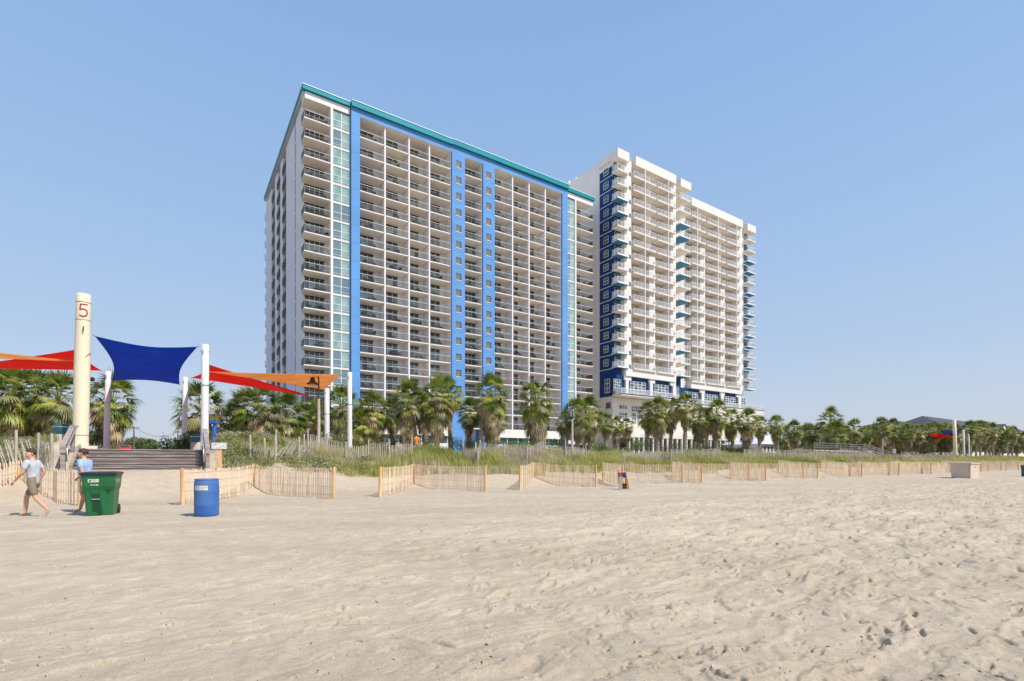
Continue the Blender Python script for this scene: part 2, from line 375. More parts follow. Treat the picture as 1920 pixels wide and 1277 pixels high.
def relief(x, y):
    fi = np.clip((x-HX0)/HS, 0, nx-1.01); fj = np.clip((y-HY0)/HS, 0, ny-1.01)
    i = fi.astype(int); j = fj.astype(int); a = fi-i; b = fj-j
    h = H[i, j]*(1-a)*(1-b)+H[i+1, j]*a*(1-b)+H[i, j+1]*(1-a)*b+H[i+1, j+1]*a*b
    edge = sstep(HX0, HX0+3, x)*(1-sstep(HX1-3, HX1, x))*(1-sstep(HY1-5, HY1, y))
    return h*edge
inv = np.concatenate([np.linspace(1/2.6, 1/30., 760, endpoint=False), 1/np.geomspace(30., 3000., 260)])
Ys = 1/inv; As = np.linspace(-1.45, 1.45, 1150)
Yg, Ag = np.meshgrid(Ys, As, indexing='ij'); Xg = Ag*Yg
Ug = Xg*D1[0]+Yg*D1[1]; Vg = Xg*D2[0]+Yg*D2[1]
Zg = ground(Ug, Vg)+relief(Xg, Yg)
nr, nc = Yg.shape
idx = np.arange(nr*nc).reshape(nr, nc)
q = np.stack([idx[:-1, :-1], idx[:-1, 1:], idx[1:, 1:], idx[1:, :-1]], -1).reshape(-1, 4)
_ij = lambda X_, Y_: (np.clip(((X_-HX0)/HS).astype(int), 0, nx-1), np.clip(((Y_-HY0)/HS).astype(int), 0, ny-1))
Hc = H[::2, ::2].copy()
def RELIEF(X_, Y_):
    i, j = _ij(X_, Y_); e = (X_ > HX0+3) & (X_ < HX1-3) & (Y_ < HY1-5); return np.where(e, Hc[np.minimum(i//2, Hc.shape[0]-1), np.minimum(j//2, Hc.shape[1]-1)], 0)
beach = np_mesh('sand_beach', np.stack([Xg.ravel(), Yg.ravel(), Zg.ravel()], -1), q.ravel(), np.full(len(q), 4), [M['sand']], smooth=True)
tag(beach, kind='structure')
del Yg, Ag, Xg, Ug, Vg, Zg, idx, q, H
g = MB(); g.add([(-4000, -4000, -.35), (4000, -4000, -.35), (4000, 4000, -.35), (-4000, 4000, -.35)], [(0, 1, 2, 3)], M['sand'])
tag(g.build('ground'), kind='structure')
pv = MB(); p4 = [W3(-60, 37.6), W3(260, 37.6), W3(260, 70), W3(-60, 70)]
pv.prism([(p.x, p.y) for p in p4], 1.80, 1.93, M['paving'])
tag(pv.build('promenade'), kind='structure')
pv = MB(); p4 = [W3(-3.9, 27.72), W3(1.55, 27.72), W3(1.55, 37.59), W3(-3.9, 37.59)]
pv.prism([(p.x, p.y) for p in p4], 1.70, 1.965, M['paving'])
tag(pv.build('path'), kind='structure')

# ------------------------------------------------------------------ left tower
SH = ' '
def picket_rail(mb, u0, u1, v, z, h, top, pick, sp=.12, th=.02, glass=None, base=.10):
    mb.box(u0, u1, v-.03, v+.03, z+h-.06, z+h, top)
    mb.box(u0, u1, v-.02, v+.02, z+base-.02, z+base+.02, pick)
    n = max(2, int((u1-u0)/sp))
    for i in range(n+1):
        x = u0+.03+(u1-u0-.06)*i/n
        w = th*(1.9 if i % 8 == 0 else .6)
        mb.box(x-w/2, x+w/2, v-.012, v+.012, z+base+.02, z+h-.06, pick)
    if glass: mb.box(u0+.02, u1-.02, v+.016, v+.026, z+base+.02, z+h-.06, glass)

def build_left_tower():
    V0 = 77.0; U0 = 15.6; U1 = upx(1111.5, V0)
    root = empty('hotel_tower', W3(U0, V0, 1.5), TH,
                 'wide cream and blue balcony hotel tower with a teal roof edge', 'hotel')
    off = (U0, V0, 1.5)
    DZ = 2.75; Z0 = 51.06; NF = 17; zs = [Z0-DZ*k for k in range(NF)]
    CEIL = Z0+DZ; TOP = 55.55; DEP = 2.25; VB = V0+DEP
    B = lambda px: upx(px, V0)
    bays = [('corner', U0+.02, B(620.5)), ('b', B(674.5), B(720)), ('b', B(723.5), B(765.3)), ('b', B(768.6), B(803.6)), ('b', B(806.6), B(845)),
            ('mid', B(871), B(903.5)), ('b', B(926.5), B(959.7)), ('b', B(962), B(990.6)), ('b', B(992.8), B(1021)), ('b', B(1023), B(1051.6)),
            ('end', B(1080), U1)]
    # core walls: a solid body behind the balconies, with side notches
    m = MB(off)
    vcols = [vpx(p, U0) for p in (552.5, 536.5, 530, 525.5, 520.5, 515.5, 509.5, 504.0, 499)]
    VE = vcols[-1]
    m.box(U0+1.6, U1-1.2, VB, VE-.02, 1.5, CEIL+.3, M['white'])
    # side fins
    fins = [(V0+DEP, vcols[0]-.9), (vcols[0], vcols[1]), (vcols[2], vcols[3]), (vcols[4], vcols[5]), (vcols[6], VE)]
    for a, b in fins: m.box(U0, U0+1.6, a, b, 1.5, CEIL+.3, M['white'])
    # dividers between balconies
    for px in (721.8, 767, 805.1, 961, 991.8, 1022.2):
        u = B(px); m.box(u-.11, u+.11, V0-.05, VB-.01, 7.06, CEIL+.05, M['slab'] if 0 else M['white'])
    u = B(622); m.box(u-.15, u+.18, V0-.06, VB-.01, 5.4, CEIL, M['frame'])
    u = B(1079.3); m.box(u-.15, u+.15, V0-.06, VB-.01, 5.4, CEIL, M['frame'])
    for px in (845.9, 904.2, 1052.3): u = B(px); m.box(u-.14, u-.005, V0-.02, VB-.01, 7.06, CEIL-.01, M['white'])
    # top fascia of corner parts and roof slab
    m.box(U0, B(656), V0, VB-.01, CEIL, CEIL+.95, M['white'], bottom=M['soffit'])
    m.box(B(1063), U1, V0, VB-.01, CEIL, CEIL+.95, M['white'], bottom=M['soffit'])
    m.build('wall', root)
    # blue frame
    m = MB(off); F = V0-.35
    m.box(B(657.5), B(673.8), F, VB-.03, 1.52, TOP-.73, M['blue'])
    m.box(B(846), B(870), F, VB-.03, 1.52, TOP-.63, M['blue'])
    m.box(B(904.3), B(925.8), F, VB-.03, 1.52, TOP-.63, M['blue'])
    m.box(B(1052.4), B(1062.5), F, VB-.03, 1.52, TOP-.73, M['blue'])
    m.box(B(673.8), B(846), F, VB-.04, CEIL, TOP-.73, M['blue'], bottom=M['soffit'])
    m.box(B(870), B(904.3), F+.01, VB-.04, CEIL-.1, TOP-.63, M['blue'], bottom=M['soffit'])
    m.box(B(925.8), B(1052.4), F+.01, VB-.04, CEIL, TOP-.73, M['blue'], bottom=M['soffit'])
    for z in zs[::1]:
        for a, b in ((657.5, 673.8), (846, 870), (904.3, 925.8), (1052.4, 1062.5)):
            m.box(B(a)-.005, B(b)+.005, F-.004, F+.01, z-.22, z-.19, M['blue_dark'])
    m.build('blue_frame', root)
    # teal fascia
    m = MB(off)
    m.box(U0-.35, U0+1.5, V0+.9, VE+.3, TOP-.70, TOP-.10, M['teal']); m.box(U0-.42, U0+1.5, V0+.9, VE+.35, TOP-.10, TOP, M['teal_lt'])
    m.box(U0-.35, B(657), V0-.35, V0+.88, TOP-.70, TOP-.10, M['teal']); m.box(U0-.42, B(657), V0-.42, V0+.88, TOP-.10, TOP, M['teal_lt'])
    m.box(B(657.2), B(845), V0-.75, V0+.88, TOP-.72, TOP+.08, M['teal']); m.box(B(657), B(845), V0-.82, V0+.88, TOP+.08, TOP+.18, M['teal_lt'])
    m.box(B(845.2), B(1063), V0-.75, V0+.88, TOP-.62, TOP+.18, M['teal']); m.box(B(845.2), B(1063.2), V0-.82, V0+.88, TOP+.18, TOP+.28, M['teal_lt'])
    m.box(B(1063.4), U1+.3, V0-.35, V0+.88, TOP-.70, TOP-.10, M['teal']); m.box(B(1063.4), U1+.35, V0-.42, V0+.88, TOP-.10, TOP, M['teal_lt'])
    m.build('roof_fascia', root)
    m = MB(off); m.box(U0-.3, U1+.2, V0+.3, VE+.2, CEIL+.96, TOP-.2, M['white']); m.build('roof', root)
    # podium
    m = MB(off); P = V0-.15
    m.box(B(674), B(845.8), P, VB-.05, 5.55, 7.0, M['slab']); m.box(B(926), B(1052.2), P, VB-.05, 5.55, 7.0, M['slab'])
    m.box(B(674), B(845.8), P+.02, VB-.05, 3.35, 4.30, M['slab']); m.box(B(926), B(1052.2), P+.02, VB-.05, 3.35, 4.30, M['slab'])
    m.box(U0, B(657), P, VB-.05, 4.6, 5.4, M['slab']); m.box(B(1063), U1, P, VB-.05, 4.6, 5.4, M['slab'])
    m.build('podium_band', root)
    m = MB(off)
    for a, b in ((674, 845.8), (926, 1052.2)):
        m.box(B(a), B(b), P+.45, P+.6, 4.3, 5.55, M['glass_gn']); m.box(B(a), B(b), P+.45, P+.6, 1.6, 3.35, M['glass_dk'])
        x = B(a)
        while x < B(b)-.3:
            m.box(x, x+.12, P+.35, P+.45, 1.6, 3.35, M['frame']); m.box(x+.6, x+.68, P+.35, P+.45, 4.3, 5.55, M['frame']); x += 2.4
        m.box(B(a), B(b), P+.34, P+.44, 2.5, 2.6, M['frame'])
    for a, b in ((621, 657), (871, 903.5), (1063, 1111)):
        m.box(B(a), B(b), P+.45, P+.6, 1.6, 4.6, M['glass_dk'])
        for t in (.0, .33, .66): x = B(a)+(B(b)-B(a))*t; m.box(x, x+.15, P+.33, P+.45, 1.6, 4.6, M['frame'])
    m.build('shop_window', root)
    # balconies: one slab + railing + sliding door per bay, copied floor by floor
    r = random.Random(3)
    doors = ['glass_dk', 'glass_gn', 'glass_bay', 'glass_cur', 'glass_cur', 'glass_bay2']
    def slab_mb(mb, kind, a, b, z):
        x0 = a-(.15 if kind == 'corner' else 0); x1 = b+(.1 if kind == 'end' else 0)
        mb.box(x0, x1, V0, VB-.005, z-.16, z, M['slab'], bottom=M['soffit'])
    def rail_mb(mb, kind, a, b, z):
        if kind == 'corner':
            picket_rail(mb, a, b, V0+.06, z, 1.08, M['rail_lt'], M['rail_dk'], .17)
            mb.box(a-.12, a-.06, V0+.1, VB-.1, z+.05, z+1.05, M['rail_dk'])
        else:
            picket_rail(mb, a, b, V0+.06, z, 1.06, M['rail_lt'], M['rail_dk'], .17)
            if kind == 'end': mb.box(b+.02, b+.06, V0+.1, VB-.1, z+.05, z+1.05, M['rail_dk'])
    def door_mb(mb, kind, a, b, z, g1, g2):
        w = b-a
        if kind == 'mid': d0, d1 = a+w*.32, b-.12
        elif kind == 'corner': d0, d1 = a+.35, b-.45
        elif kind == 'end': d0, d1 = a+.15, a+w*.68
        else: d0, d1 = a+.1, a+w*.74
        H_ = 2.28; n = 4 if kind == 'corner' else 3
        mb.box(d0-.06, d1+.06, VB-.09, VB-.01, z+H_, z+H_+.16, M['header'])
        for i in range(n):
            x0 = d0+(d1-d0)*i/n; x1 = d0+(d1-d0)*(i+1)/n
            mb.box(x0+.04, x1-.04, VB-.06, VB-.02, z+.05, z+1.78, M[g1 if i % 2 else g2])
            mb.box(x0+.04, x1-.04, VB-.06, VB-.02, z+1.86, z+H_-.03, M['glass_dk'])
            mb.box(x0-.035, x0+.035, VB-.10, VB-.005, z, z+H_, M['frame'])
        mb.box(d1-.04, d1+.03, VB-.10, VB-.005, z, z+H_, M['frame']); mb.box(d0, d1, VB-.09, VB-.01, z+1.78, z+1.86, M['frame'])
    cnt = 0; stuff = MB(off); variants = {}
    for bi, (kind, a, b) in enumerate(bays):
        sm = MB((a, V0, 0)); slab_mb(sm, kind, a, b, 0); rm = MB((a, V0, 0)); rail_mb(rm, kind, a, b, 0)
        so_ = ro_ = None; dv = {}
        for k, z in enumerate(zs):
            g1, g2 = r.choice(doors), r.choice(doors)
            if kind == 'corner': g1, g2 = r.choice(['glass_cur', 'glass_gn', 'glass_bay2']), r.choice(['glass_cur', 'glass_bay', 'glass_dk'])
            if cnt < 100:
                cnt += 1
                loc = (a-U0, 0, z-1.5)
                if so_ is None:
                    so_ = sm.build('balcony', root, loc); ro_ = rm.build('railing', so_, (0, 0, 0)); cur = so_
                else:
                    cur = inst(so_, root, loc); inst(ro_, cur, (0, 0, 0))
                if (g1, g2) not in dv:
                    dm = MB((a, V0, 0)); door_mb(dm, kind, a, b, 0, g1, g2); dv[(g1, g2)] = dm.build('sliding_door', cur, (0, 0, 0))
                else: inst(dv[(g1, g2)], cur, (0, 0, 0))
            else:
                slab_mb(stuff, kind, a, b, z); rail_mb(stuff, kind, a, b, z); door_mb(stuff, kind, a, b, z, g1, g2)
    tag(stuff.build('balcony', root), kind='stuff')
    # glazed bays
    for (pa, pb) in ((623.8, 656.3), (1063.2, 1078.2)):
        a, b = B(pa), B(pb); wm = {}
        for k in range(NF):
            z = zs[k]; g1, g2 = r.choice([('glass_bay', 'glass_bay'), ('glass_bay', 'glass_bay2'), ('glass_bay', 'glass_bay2'), ('glass_bay2', 'glass_bay2')])
            if pa > 1000: g1, g2 = r.choice([('glass_bay2', 'glass_bay2'), ('glass_bay', 'glass_bay2')])
            loc = (a-U0, .1, z-1.5)
            if (g1, g2) in wm: inst(wm[(g1, g2)], root, loc); continue
            m = MB(); w = b-a; h = DZ
            m.box(.04, w*.5-.04, .07, .14, .04, h-.3, M[g1]); m.box(w*.5+.04, w-.04, .07, .14, .04, h-.3, M[g2])
            m.box(0, w, 0, .3, -.26, .02, M['slab'])
            m.box(0, w, .02, .2, 1.15, 1.22, M['frame']); m.box(0, w, .02, .2, .32, .36, M['frame'])
            for x in (0, w*.5-.04, w-.08): m.box(x, x+.08, .01, .21, .02, h-.26, M['frame'])
            wm[(g1, g2)] = m.build('bay_window', root, loc)
    # small square windows on the blue piers
    first = None
    for (pc, g) in ((858.3, 1), (914.6, 0)):
        for k in range(NF-1):
            z = zs[k]+1.0; loc = (B(pc)-U0, -.35, z-1.5)
            if first: inst(first, root, loc); continue
            m = MB(); s = .52
            m.box(-s, s, -.008, .05, -.58, .58, M['header']); m.box(-s+.0, s-.20, -.014, .04, -.50, .40, mat('grey_window_glass', (.21, .175, .16), .3, .2, 2, .5))  # dark L at top and right paints the reveal's shadow
            m.box(-s, s-.05, -.05, .04, -.66, -.56, M['slab']); m.box(-s, s-.1, -.020, .04, -.06, -.03, M['rail_dk'])
            first = m.build('square_window', root, loc)
    # side balconies in the notches and narrow glazing strip
    first = None
    for (a, b) in ((fins[1][1], fins[2][0]), (fins[2][1], fins[3][0]), (fins[3][1], fins[4][0])):
        for k in range(NF):
            loc = (0, a-V0, zs[k]-1.5)
            if first: inst(first, root, loc); continue
            m = MB(); w = b-a
            m.box(.05, 1.6, .005, w-.005, -.2, 0, M['slab'], bottom=M['soffit'])
            m.box(-.10, -.02, .12, w-.12, -.1, 1.05, M['chair']); m.box(1.5, 1.6, .3, w-.2, .05, 2.2, M['glass_dk'])
            first = m.build('side_balcony', root, loc)
    m = MB(off)
    m.box(U0+.1, U0+1.6, fins[0][1]+.005, fins[1][0]-.005, 1.6, CEIL+.2, M['glass_bay'])
    for z in zs: m.box(U0+.05, U0+.2, fins[0][1]+.01, fins[1][0]-.01, z-.2, z+.1, M['frame'])
    m.build('window_strip', root)
    first = None
    for k in range(NF):
        loc = (-.02, VE-V0, zs[k]-1.5)
        if first: inst(first, root, loc); continue
        m = MB(); m.box(-.12, 1.5, .01, .6, -.2, 0, M['slab']); m.box(-.12, -.09, .02, .6, 0, 1.05, M['rail_dk'])
        first = m.build('rear_balcony', root, loc)
    # furniture on the balconies: one chair each side of the doors
    cm = MB(); s = .27
    cm.box(-s, s, -s, s, .40, .45, M['chair']); 
    cm.hexa([(-s, s-.05, .45), (s, s-.05, .45), (s, s, .45), (-s, s, .45)], [(-s, s+.12, .98), (s, s+.12, .98), (s, s+.16, .98), (-s, s+.16, .98)], M['chair'])
    for x in (-s, s-.04):
        for y in (-s, s-.04): cm.box(x, x+.04, y, y+.04, 0, .40, M['chair'])
        cm.box(x, x+.04, -s, s, .62, .66, M['chair'])
    ch = cm.build('balcony_chair'); used = False; n = 0
    tm = MB(); tm.lathe([(.02, 0), (.22, .02), (.03, .05), (.03, .46), (.33, .48), (.33, .51), (.0, .51)], (0, 0, 0), M['chair'], 10); tb = None
    cat_l = 'black mesh chair behind the railing of a balcony of the teal-roofed hotel'
    for bi, (kind, a, b) in enumerate(bays):
        for k, z in enumerate(zs):
            spots = [(.28, .9), (.62, .8)] if kind != 'corner' else [(.25, .8), (.6, .9), (.8, .7)]
            if kind == 'mid': spots = [(.3, .8), (.8, .9)]
            for (t, dv_) in spots:
                if n >= 280 or r.random() < .28: continue
                n += 1
                o = ch if not used else inst(ch)
                used = True
                o.location = W3(a+(b-a)*(t+r.uniform(-.06, .06)), V0+dv_+r.uniform(-.15, .1), z+.002); o.rotation_euler = (0, 0, TH+r.uniform(-.9, .9))
                tag(o, cat_l, 'chair', 'chairs on the balconies of the teal-roofed hotel')
    cats = 'small round black table on a balcony of the teal-roofed hotel'
    for bi, (kind, a, b) in enumerate(bays[:5]):
        for k, z in enumerate(zs):
            if tb is None: tb = tm.build('balcony_table'); o = tb
            else: o = inst(tb)
            o.location = W3(a+(b-a)*.45, V0+.95, z+.002); tag(o, cats, 'table', 'tables on the balconies of the teal-roofed hotel')
    # a red towel over a railing
    t = MB(); z = zs[13]
    rt = mat('pinkish_red_towel', (.55, .09, .09), .9, .2, 6, .1); t.box(-.28, .24, -.05, -.035, -.42, .02, rt); t.box(-.28, .24, .035, .05, -.3, .02, rt); t.box(-.28, .24, -.05, .05, .02, .03, rt)
    tag(t.build('towel', None, W3(B(954), V0+.06, z+1.09), TH), 'red towel hung over a balcony railing right of the blue piers', 'towel')
build_left_tower()

# ------------------------------------------------------------------ right tower
def build_right_tower():
    FA = 74.0; FC = 78.0; UW = 76.4; U0 = UW
    root = empty('condominium_tower', W3(UW, FA+1.8, 1.5), TH,
                 'white and navy balcony tower with boxy roof parapets standing behind the palms', 'apartment building')
    off = (UW, FA+1.8, 1.5)
    DZ = 2.907; Z0 = 61.35; NF = 15; zs = [Z0+.22-DZ*k for k in range(NF)]; TOP = 65.9; PB = 63.95
    A = lambda px: upx(px, FA); Cc = lambda px: upx(px, FC)
    UM = Cc(1294); UE = Cc(1393)
    VA = FA+1.8; VC = FC+1.8; VBK = 99.0; WB = 19.2
    m = MB(off); w = M['white2']
    m.box(UW, A(1272), VA, VBK, WB, TOP-.6, w)          # body A
    m.box(A(1272)+.001, UE, VC, VBK-.1, WB, TOP-.6, w)
    m.box(UW+.02, A(1272), VA+.5, VBK-.1, 1.5, WB-.001, M['cream'])
    m.box(A(1272)+.001, UE+.5, VC+.4, VBK-.2, 1.5, WB-.001, M['cream'])
    m.box(UW-.06, UW+.5, vpx(1124, UW), VBK, TOP-.6, TOP, w); m.box(UW-.06, UW+.5, VA-.01, vpx(1124, UW), TOP-2.6, TOP, w)
    # left-hand thicker side wall proud of the body
    m.box(UW-.05, UW+.3, vpx(1123.6, UW), VBK-.05, 1.5, TOP-.6, w)
    # white strip under A and C (sloping soffit beam)
    m.box(A(1176), A(1270), FA+.35, VA+.01, WB-.05, zs[-1]-.25, w); m.box(Cc(1298), Cc(1393), FC+.35, VC+.01, WB-.05, zs[-1]-.25, w)
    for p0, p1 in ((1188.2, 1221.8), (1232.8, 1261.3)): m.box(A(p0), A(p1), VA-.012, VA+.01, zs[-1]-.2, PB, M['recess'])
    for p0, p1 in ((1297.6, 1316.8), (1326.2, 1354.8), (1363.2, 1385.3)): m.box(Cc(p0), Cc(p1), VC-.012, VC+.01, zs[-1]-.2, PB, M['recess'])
    m.build('wall', root)
    # parapets
    m = MB(off)
    m.box(UW-.65, A(1180), FA-.02, VA+.3, PB, TOP-.1, w, bottom=M['soffit']); m.box(UW-.6, UW-.07, VA+.3, VA+4, TOP-1.7, TOP-.1, w)
    m.build('roof_parapet', root); m = MB(off)
    m.box(A(1192.5), A(1268), FA, VA+.3, PB, TOP, w, bottom=M['soffit'])
    m.build('roof_parapet', root); m = MB(off)
    m.box(A(1180)+.01, A(1192.5)-.01, FA+.9, VA+.3, PB, TOP-1.0, w)
    m.build('roof_parapet', root); m = MB(off)
    m.box(A(1277), A(1296.5), FA+.05, FC+.3, PB+.1, TOP-.1, w, bottom=M['soffit'])
    m.build('roof_parapet', root); m = MB(off)
    m.box(Cc(1295.5)+.3, Cc(1393), FC, VC+.3, PB, TOP, w, bottom=M['soffit'])
    m.build('roof_parapet', root); m = MB(off)
    m.box(Cc(1402), Cc(1417.5), FC, VC+.3, PB, TOP-.1, w, bottom=M['soffit'])
    m.build('roof_parapet', root); m = MB(off)
    m.box(UE+.02, Cc(1402)-.02, VC-.5, VBK-3, 17, TOP-1.2, w)
    m.build('roof_parapet', root); m = MB(off)
    m.box(UW+.6, UW+3.6, 88.5, 92, TOP-.59, TOP+.9, w); m.box(UW-.055, UW+.6, 90.2, 91.6, TOP+.001, TOP+.7, w)
    m.build('roof_parapet', root)
    # navy side panel with floor lines
    m = MB(off); vb = vpx(1124.5, UW)
    m.box(UW-.03, UW+.01, VA-.02, vb, 14.9, TOP-2.6, M['navy'])
    m.box(UW-.03, A(1175), VA-.03, VA+.02, 14.9, PB, M['navy'])
    for z in zs: m.box(UW-.07, UW+.0, VA-.01, vb-.02, z-.24, z-.12, M['frame'])
    m.build('navy_panel', root)
    # side windows
    first = None
    for k in range(NF):
        z = zs[k]; loc = (-.03, vpx(1136.5, UW)-VA, z+.55-1.5)
        if first: inst(first, root, loc); continue
        m = MB(); m.box(-.045, 0, -.72, .72, 0, 1.45, M['frame'])
        for a in (-.62, .04):
            for b in (.08, .78): m.box(-.055, 0, a, a+.58, b, b+.6, M['glass_dk'])
        first = m.build('side_window', root, loc)
    m = MB(); m.box(-.045, 0, -.8, .8, 0, 3.0, M['frame'])
    for a in (-.7, .06):
        for b in (.1, 1.08, 2.06): m.box(-.055, 0, a, a+.64, b, b+.86, M['glass_dk'])
    m.build('side_window', root, (-.03, vpx(1139, UW)-VA, 15.7-1.5))
    # piers with sunlit fronts and a dark vent on each floor
    def pier(pf, pa, pb, F, k0):
        a, b = pf(pa), pf(pb); m = MB(off)
        zt = zs[k0]+2.0 if k0 else PB+.0
        m.box(a, b, F+.62, F+1.79, WB-.9, zt, w); m.build('pier', root)
    vent = None
    def vents(pf, p, F, k0):
        nonlocal vent
        for k in range(k0, NF):
            loc = (pf(p)-UW, F+.62-VA, zs[k]-1.5-.1)
            if vent: inst(vent, root, loc); continue
            v = MB(); v.box(-.24, .24, -.02, .02, 0, .85, M['header']); vent = v.build('vent', root, loc)
    for pf, pa, pb, F, k0 in ((A, 1175, 1188, FA, 0), (A, 1222, 1232.6, FA, 6), (A, 1261.5, 1271.5, FA, 0), (Cc, 1317, 1326, FC, 3), (Cc, 1355, 1363, FC, 6), (Cc, 1385.5, 1393, FC, 0)):
        pier(pf, pa, pb, F, k0); vents(pf, pb-2.6, F, k0)
    # dividers
    m = MB(off)
    for p in (1209.8, 1253.8): u = A(p); m.box(u-.10, u+.10, FA-.03, VA, zs[-1]-.2, PB+.02, w)
    for p in (1308, 1346.5, 1381.8): u = Cc(p); m.box(u-.10, u+.10, FC-.03, VC, zs[-1]-.2, PB+.02, w)
    m.build('divider', root)
    # balconies
    segs = [('corner', UW-.65, A(1180), FA), ('l', A(1189.2), A(1209.3), FA), ('r', A(1210.4), A(1231), FA), ('l', A(1233.5), A(1253.3), FA), ('r', A(1254.4), A(1267), FA),
            ('box', A(1277), A(1296), FA+.1), ('l', Cc(1297.8), Cc(1307.5), FC), ('r', Cc(1308.6), Cc(1324.5), FC), ('l', Cc(1327), Cc(1346), FC), ('r', Cc(1347.1), Cc(1361.5), FC),
            ('l', Cc(1364), Cc(1381.3), FC), ('r', Cc(1382.4), Cc(1390), FC), ('end', Cc(1402), Cc(1417), FC)]
    blue_c = {2, 3, 5, 6, 8, 9, 11, 13, 14}; blue_b = {2, 3, 5, 6, 8, 9, 11, 12, 14}; blue_e = {2, 3, 5, 6, 7, 9, 10, 12, 14}
    def slab(mb, kind, a, b, F, z, blue):
        dep = 1.79 if kind != 'box' else 4.9
        mb.box(a, b, F, F+dep, z-.24, z, w if not blue else M['frame'], bottom=M['steelblue'] if blue else M['soffit'])
    def rail(mb, kind, a, b, F, z):
        picket_rail(mb, a, b, F+.07, z, 1.08, M['rail_w'], M['rail_w'], .15, .045)
        if kind in ('corner', 'l', 'box'):
            for y in np.arange(F+.15, F+1.7, .16): mb.box(a+.02, a+.05, y-.02, y+.02, z+.1, z+1.02, M['rail_w'])
            mb.box(a, a+.07, F+.1, F+1.75, z+1.02, z+1.08, M['rail_w'])
        if kind == 'end': mb.box(b-.05, b, F+.1, F+1.75, z+.1, z+1.08, M['rail_w'])
    def door(mb, kind, a, b, F, z, g):
        W_ = F+(1.79 if kind != 'box' else 4.9)
        if kind in ('corner', 'box', 'end'): d0, d1 = a+.9, b-.3
        elif kind == 'l': d0, d1 = a-.2, a+1.25
        else: d0, d1 = a+.3, a+1.3
        mb.box(d0-.05, d1+.05, W_-.03, W_+.01, z, z+2.32, M['frame'])
        n = 2
        for i in range(n):
            x0 = d0+(d1-d0)*i/n; x1 = d0+(d1-d0)*(i+1)/n
            mb.box(x0+.03, x1-.03, W_-.05, W_, z+.08, z+1.75, M[g]); mb.box(x0+.03, x1-.03, W_-.05, W_, z+1.85, z+2.27, M['glass_dk'])
    stuff = MB(off); cnt = 0; r = random.Random(11)
    for (kind, a, b, F) in segs:
        bs = {'corner': blue_c, 'box': blue_b, 'end': blue_e}.get(kind, set()); cache = {}
        for k, z in enumerate(zs):
            bl = k in bs; g = r.choice(['glass_dk', 'glass_dk', 'glass_gn', 'glass_cur'])
            if cnt < 100:
                cnt += 1; loc = (a-UW, F-VA, z-1.5)
                if bl not in cache:
                    s = MB((a, F, 0)); slab(s, kind, a, b, F, 0, bl); cache[bl] = s.build('balcony', root, loc); cur = cache[bl]
                else: cur = inst(cache[bl], root, loc)
                if 'rail' not in cache: s = MB((a, F, 0)); rail(s, kind, a, b, F, 0); cache['rail'] = s.build('railing', cur, (0, 0, 0))
                else: inst(cache['rail'], cur, (0, 0, 0))
                if g not in cache: s = MB((a, F, 0)); door(s, kind, a, b, F, 0, g); cache[g] = s.build('balcony_door', cur, (0, 0, 0))
                else: inst(cache[g], cur, (0, 0, 0))
            else:
                slab(stuff, kind, a, b, F, z, bl); rail(stuff, kind, a, b, F, z); door(stuff, kind, a, b, F, z, g)
    tag(stuff.build('balcony', root), kind='stuff')
    # navy amenity floor with gridded windows, white pilasters and the deck
    m = MB(off); n = M['navy']
    m.box(UW-.02, A(1272), VA-.8, VA+.6, 14.95, WB-.06, n); m.box(A(1272), Cc(1397), FC+1.0, VC+.6, 14.95, WB-.06, n)
    m.box(UW-.02, A(1171), VA-.81, VA+.6, WB-.06, zs[-1]-.25, n); m.box(A(1276), A(1286), VA-.4, FC+1.2, 14.95, zs[-1]-.26, n)
    m.build('navy_storey', root)
    def gridwin(u0, u1, v, z0, z1, nx_, nz_):
        m = MB((u0, v, z0)); m.box(u0, u1, v-.03, v+.03, z0, z1, M['frame'])
        for i in range(nx_):
            for j in range(nz_):
                a = u0+(u1-u0)*(i+.08)/nx_; b = u0+(u1-u0)*(i+.92)/nx_; c = z0+(z1-z0)*(j+.08)/nz_; d = z0+(z1-z0)*(j+.92)/nz_
                m.box(a, b, v-.05, v+.0, c, d, M['win_pale' if (i+j) % 3 else 'glass_dk'])
        m.build('grid_window', root, (u0-UW, v-VA, z0-1.5))
    vA, vC = VA-.8, FC+1.0
    for a, b in ((1157, 1171), (1188, 1217), (1234, 1260), (1275.5, 1285.5)):
        gridwin(A(a) if a < 1275 else A(a)-.6, A(b) if a < 1275 else A(b)-.6, vA if a < 1275 else VA-.4, 15.3, 18.3, 4 if b-a > 12 else 2, 5 if b-a > 12 else 5)
    for a, b in ((1290, 1315), (1328, 1352), (1363, 1386), (1396, 1404)):
        gridwin(Cc(a), Cc(b), vC, 15.3, 18.3, 5 if b-a > 12 else 2, 5)
    m = MB(off)
    for p in (1180, 1225.5): m.box(A(p-2.6), A(p+2.6), vA-.45, vA, 15.2, 18.7, w)
    m.box(A(1266), A(1271), vA-.45, vA, 15.2, WB-.05, w)
    for p in (1322, 1358, 1391): m.box(Cc(p-2.4), Cc(p+2.4), vC-.45, vC, 15.2, 18.7, w)
    m.build('pilaster', root)
    m = MB(off)
    m.box(UW-.5, A(1268), FA-.9, VA-.1, 14.80, 15.15, M['cream']); m.box(A(1268)+.01, Cc(1428), FC-.9, VC+.3, 14.80, 15.15, M['cream'])
    m.box(UW-.52, A(1268), FA-.93, FA-.9, 14.98, 15.18, M['navy']); m.box(A(1268)+.01, Cc(1428), FC-.93, FC-.9, 14.98, 15.18, M['navy'])
    m.build('deck', root)
    m = MB(off); fr = M['win_pale']
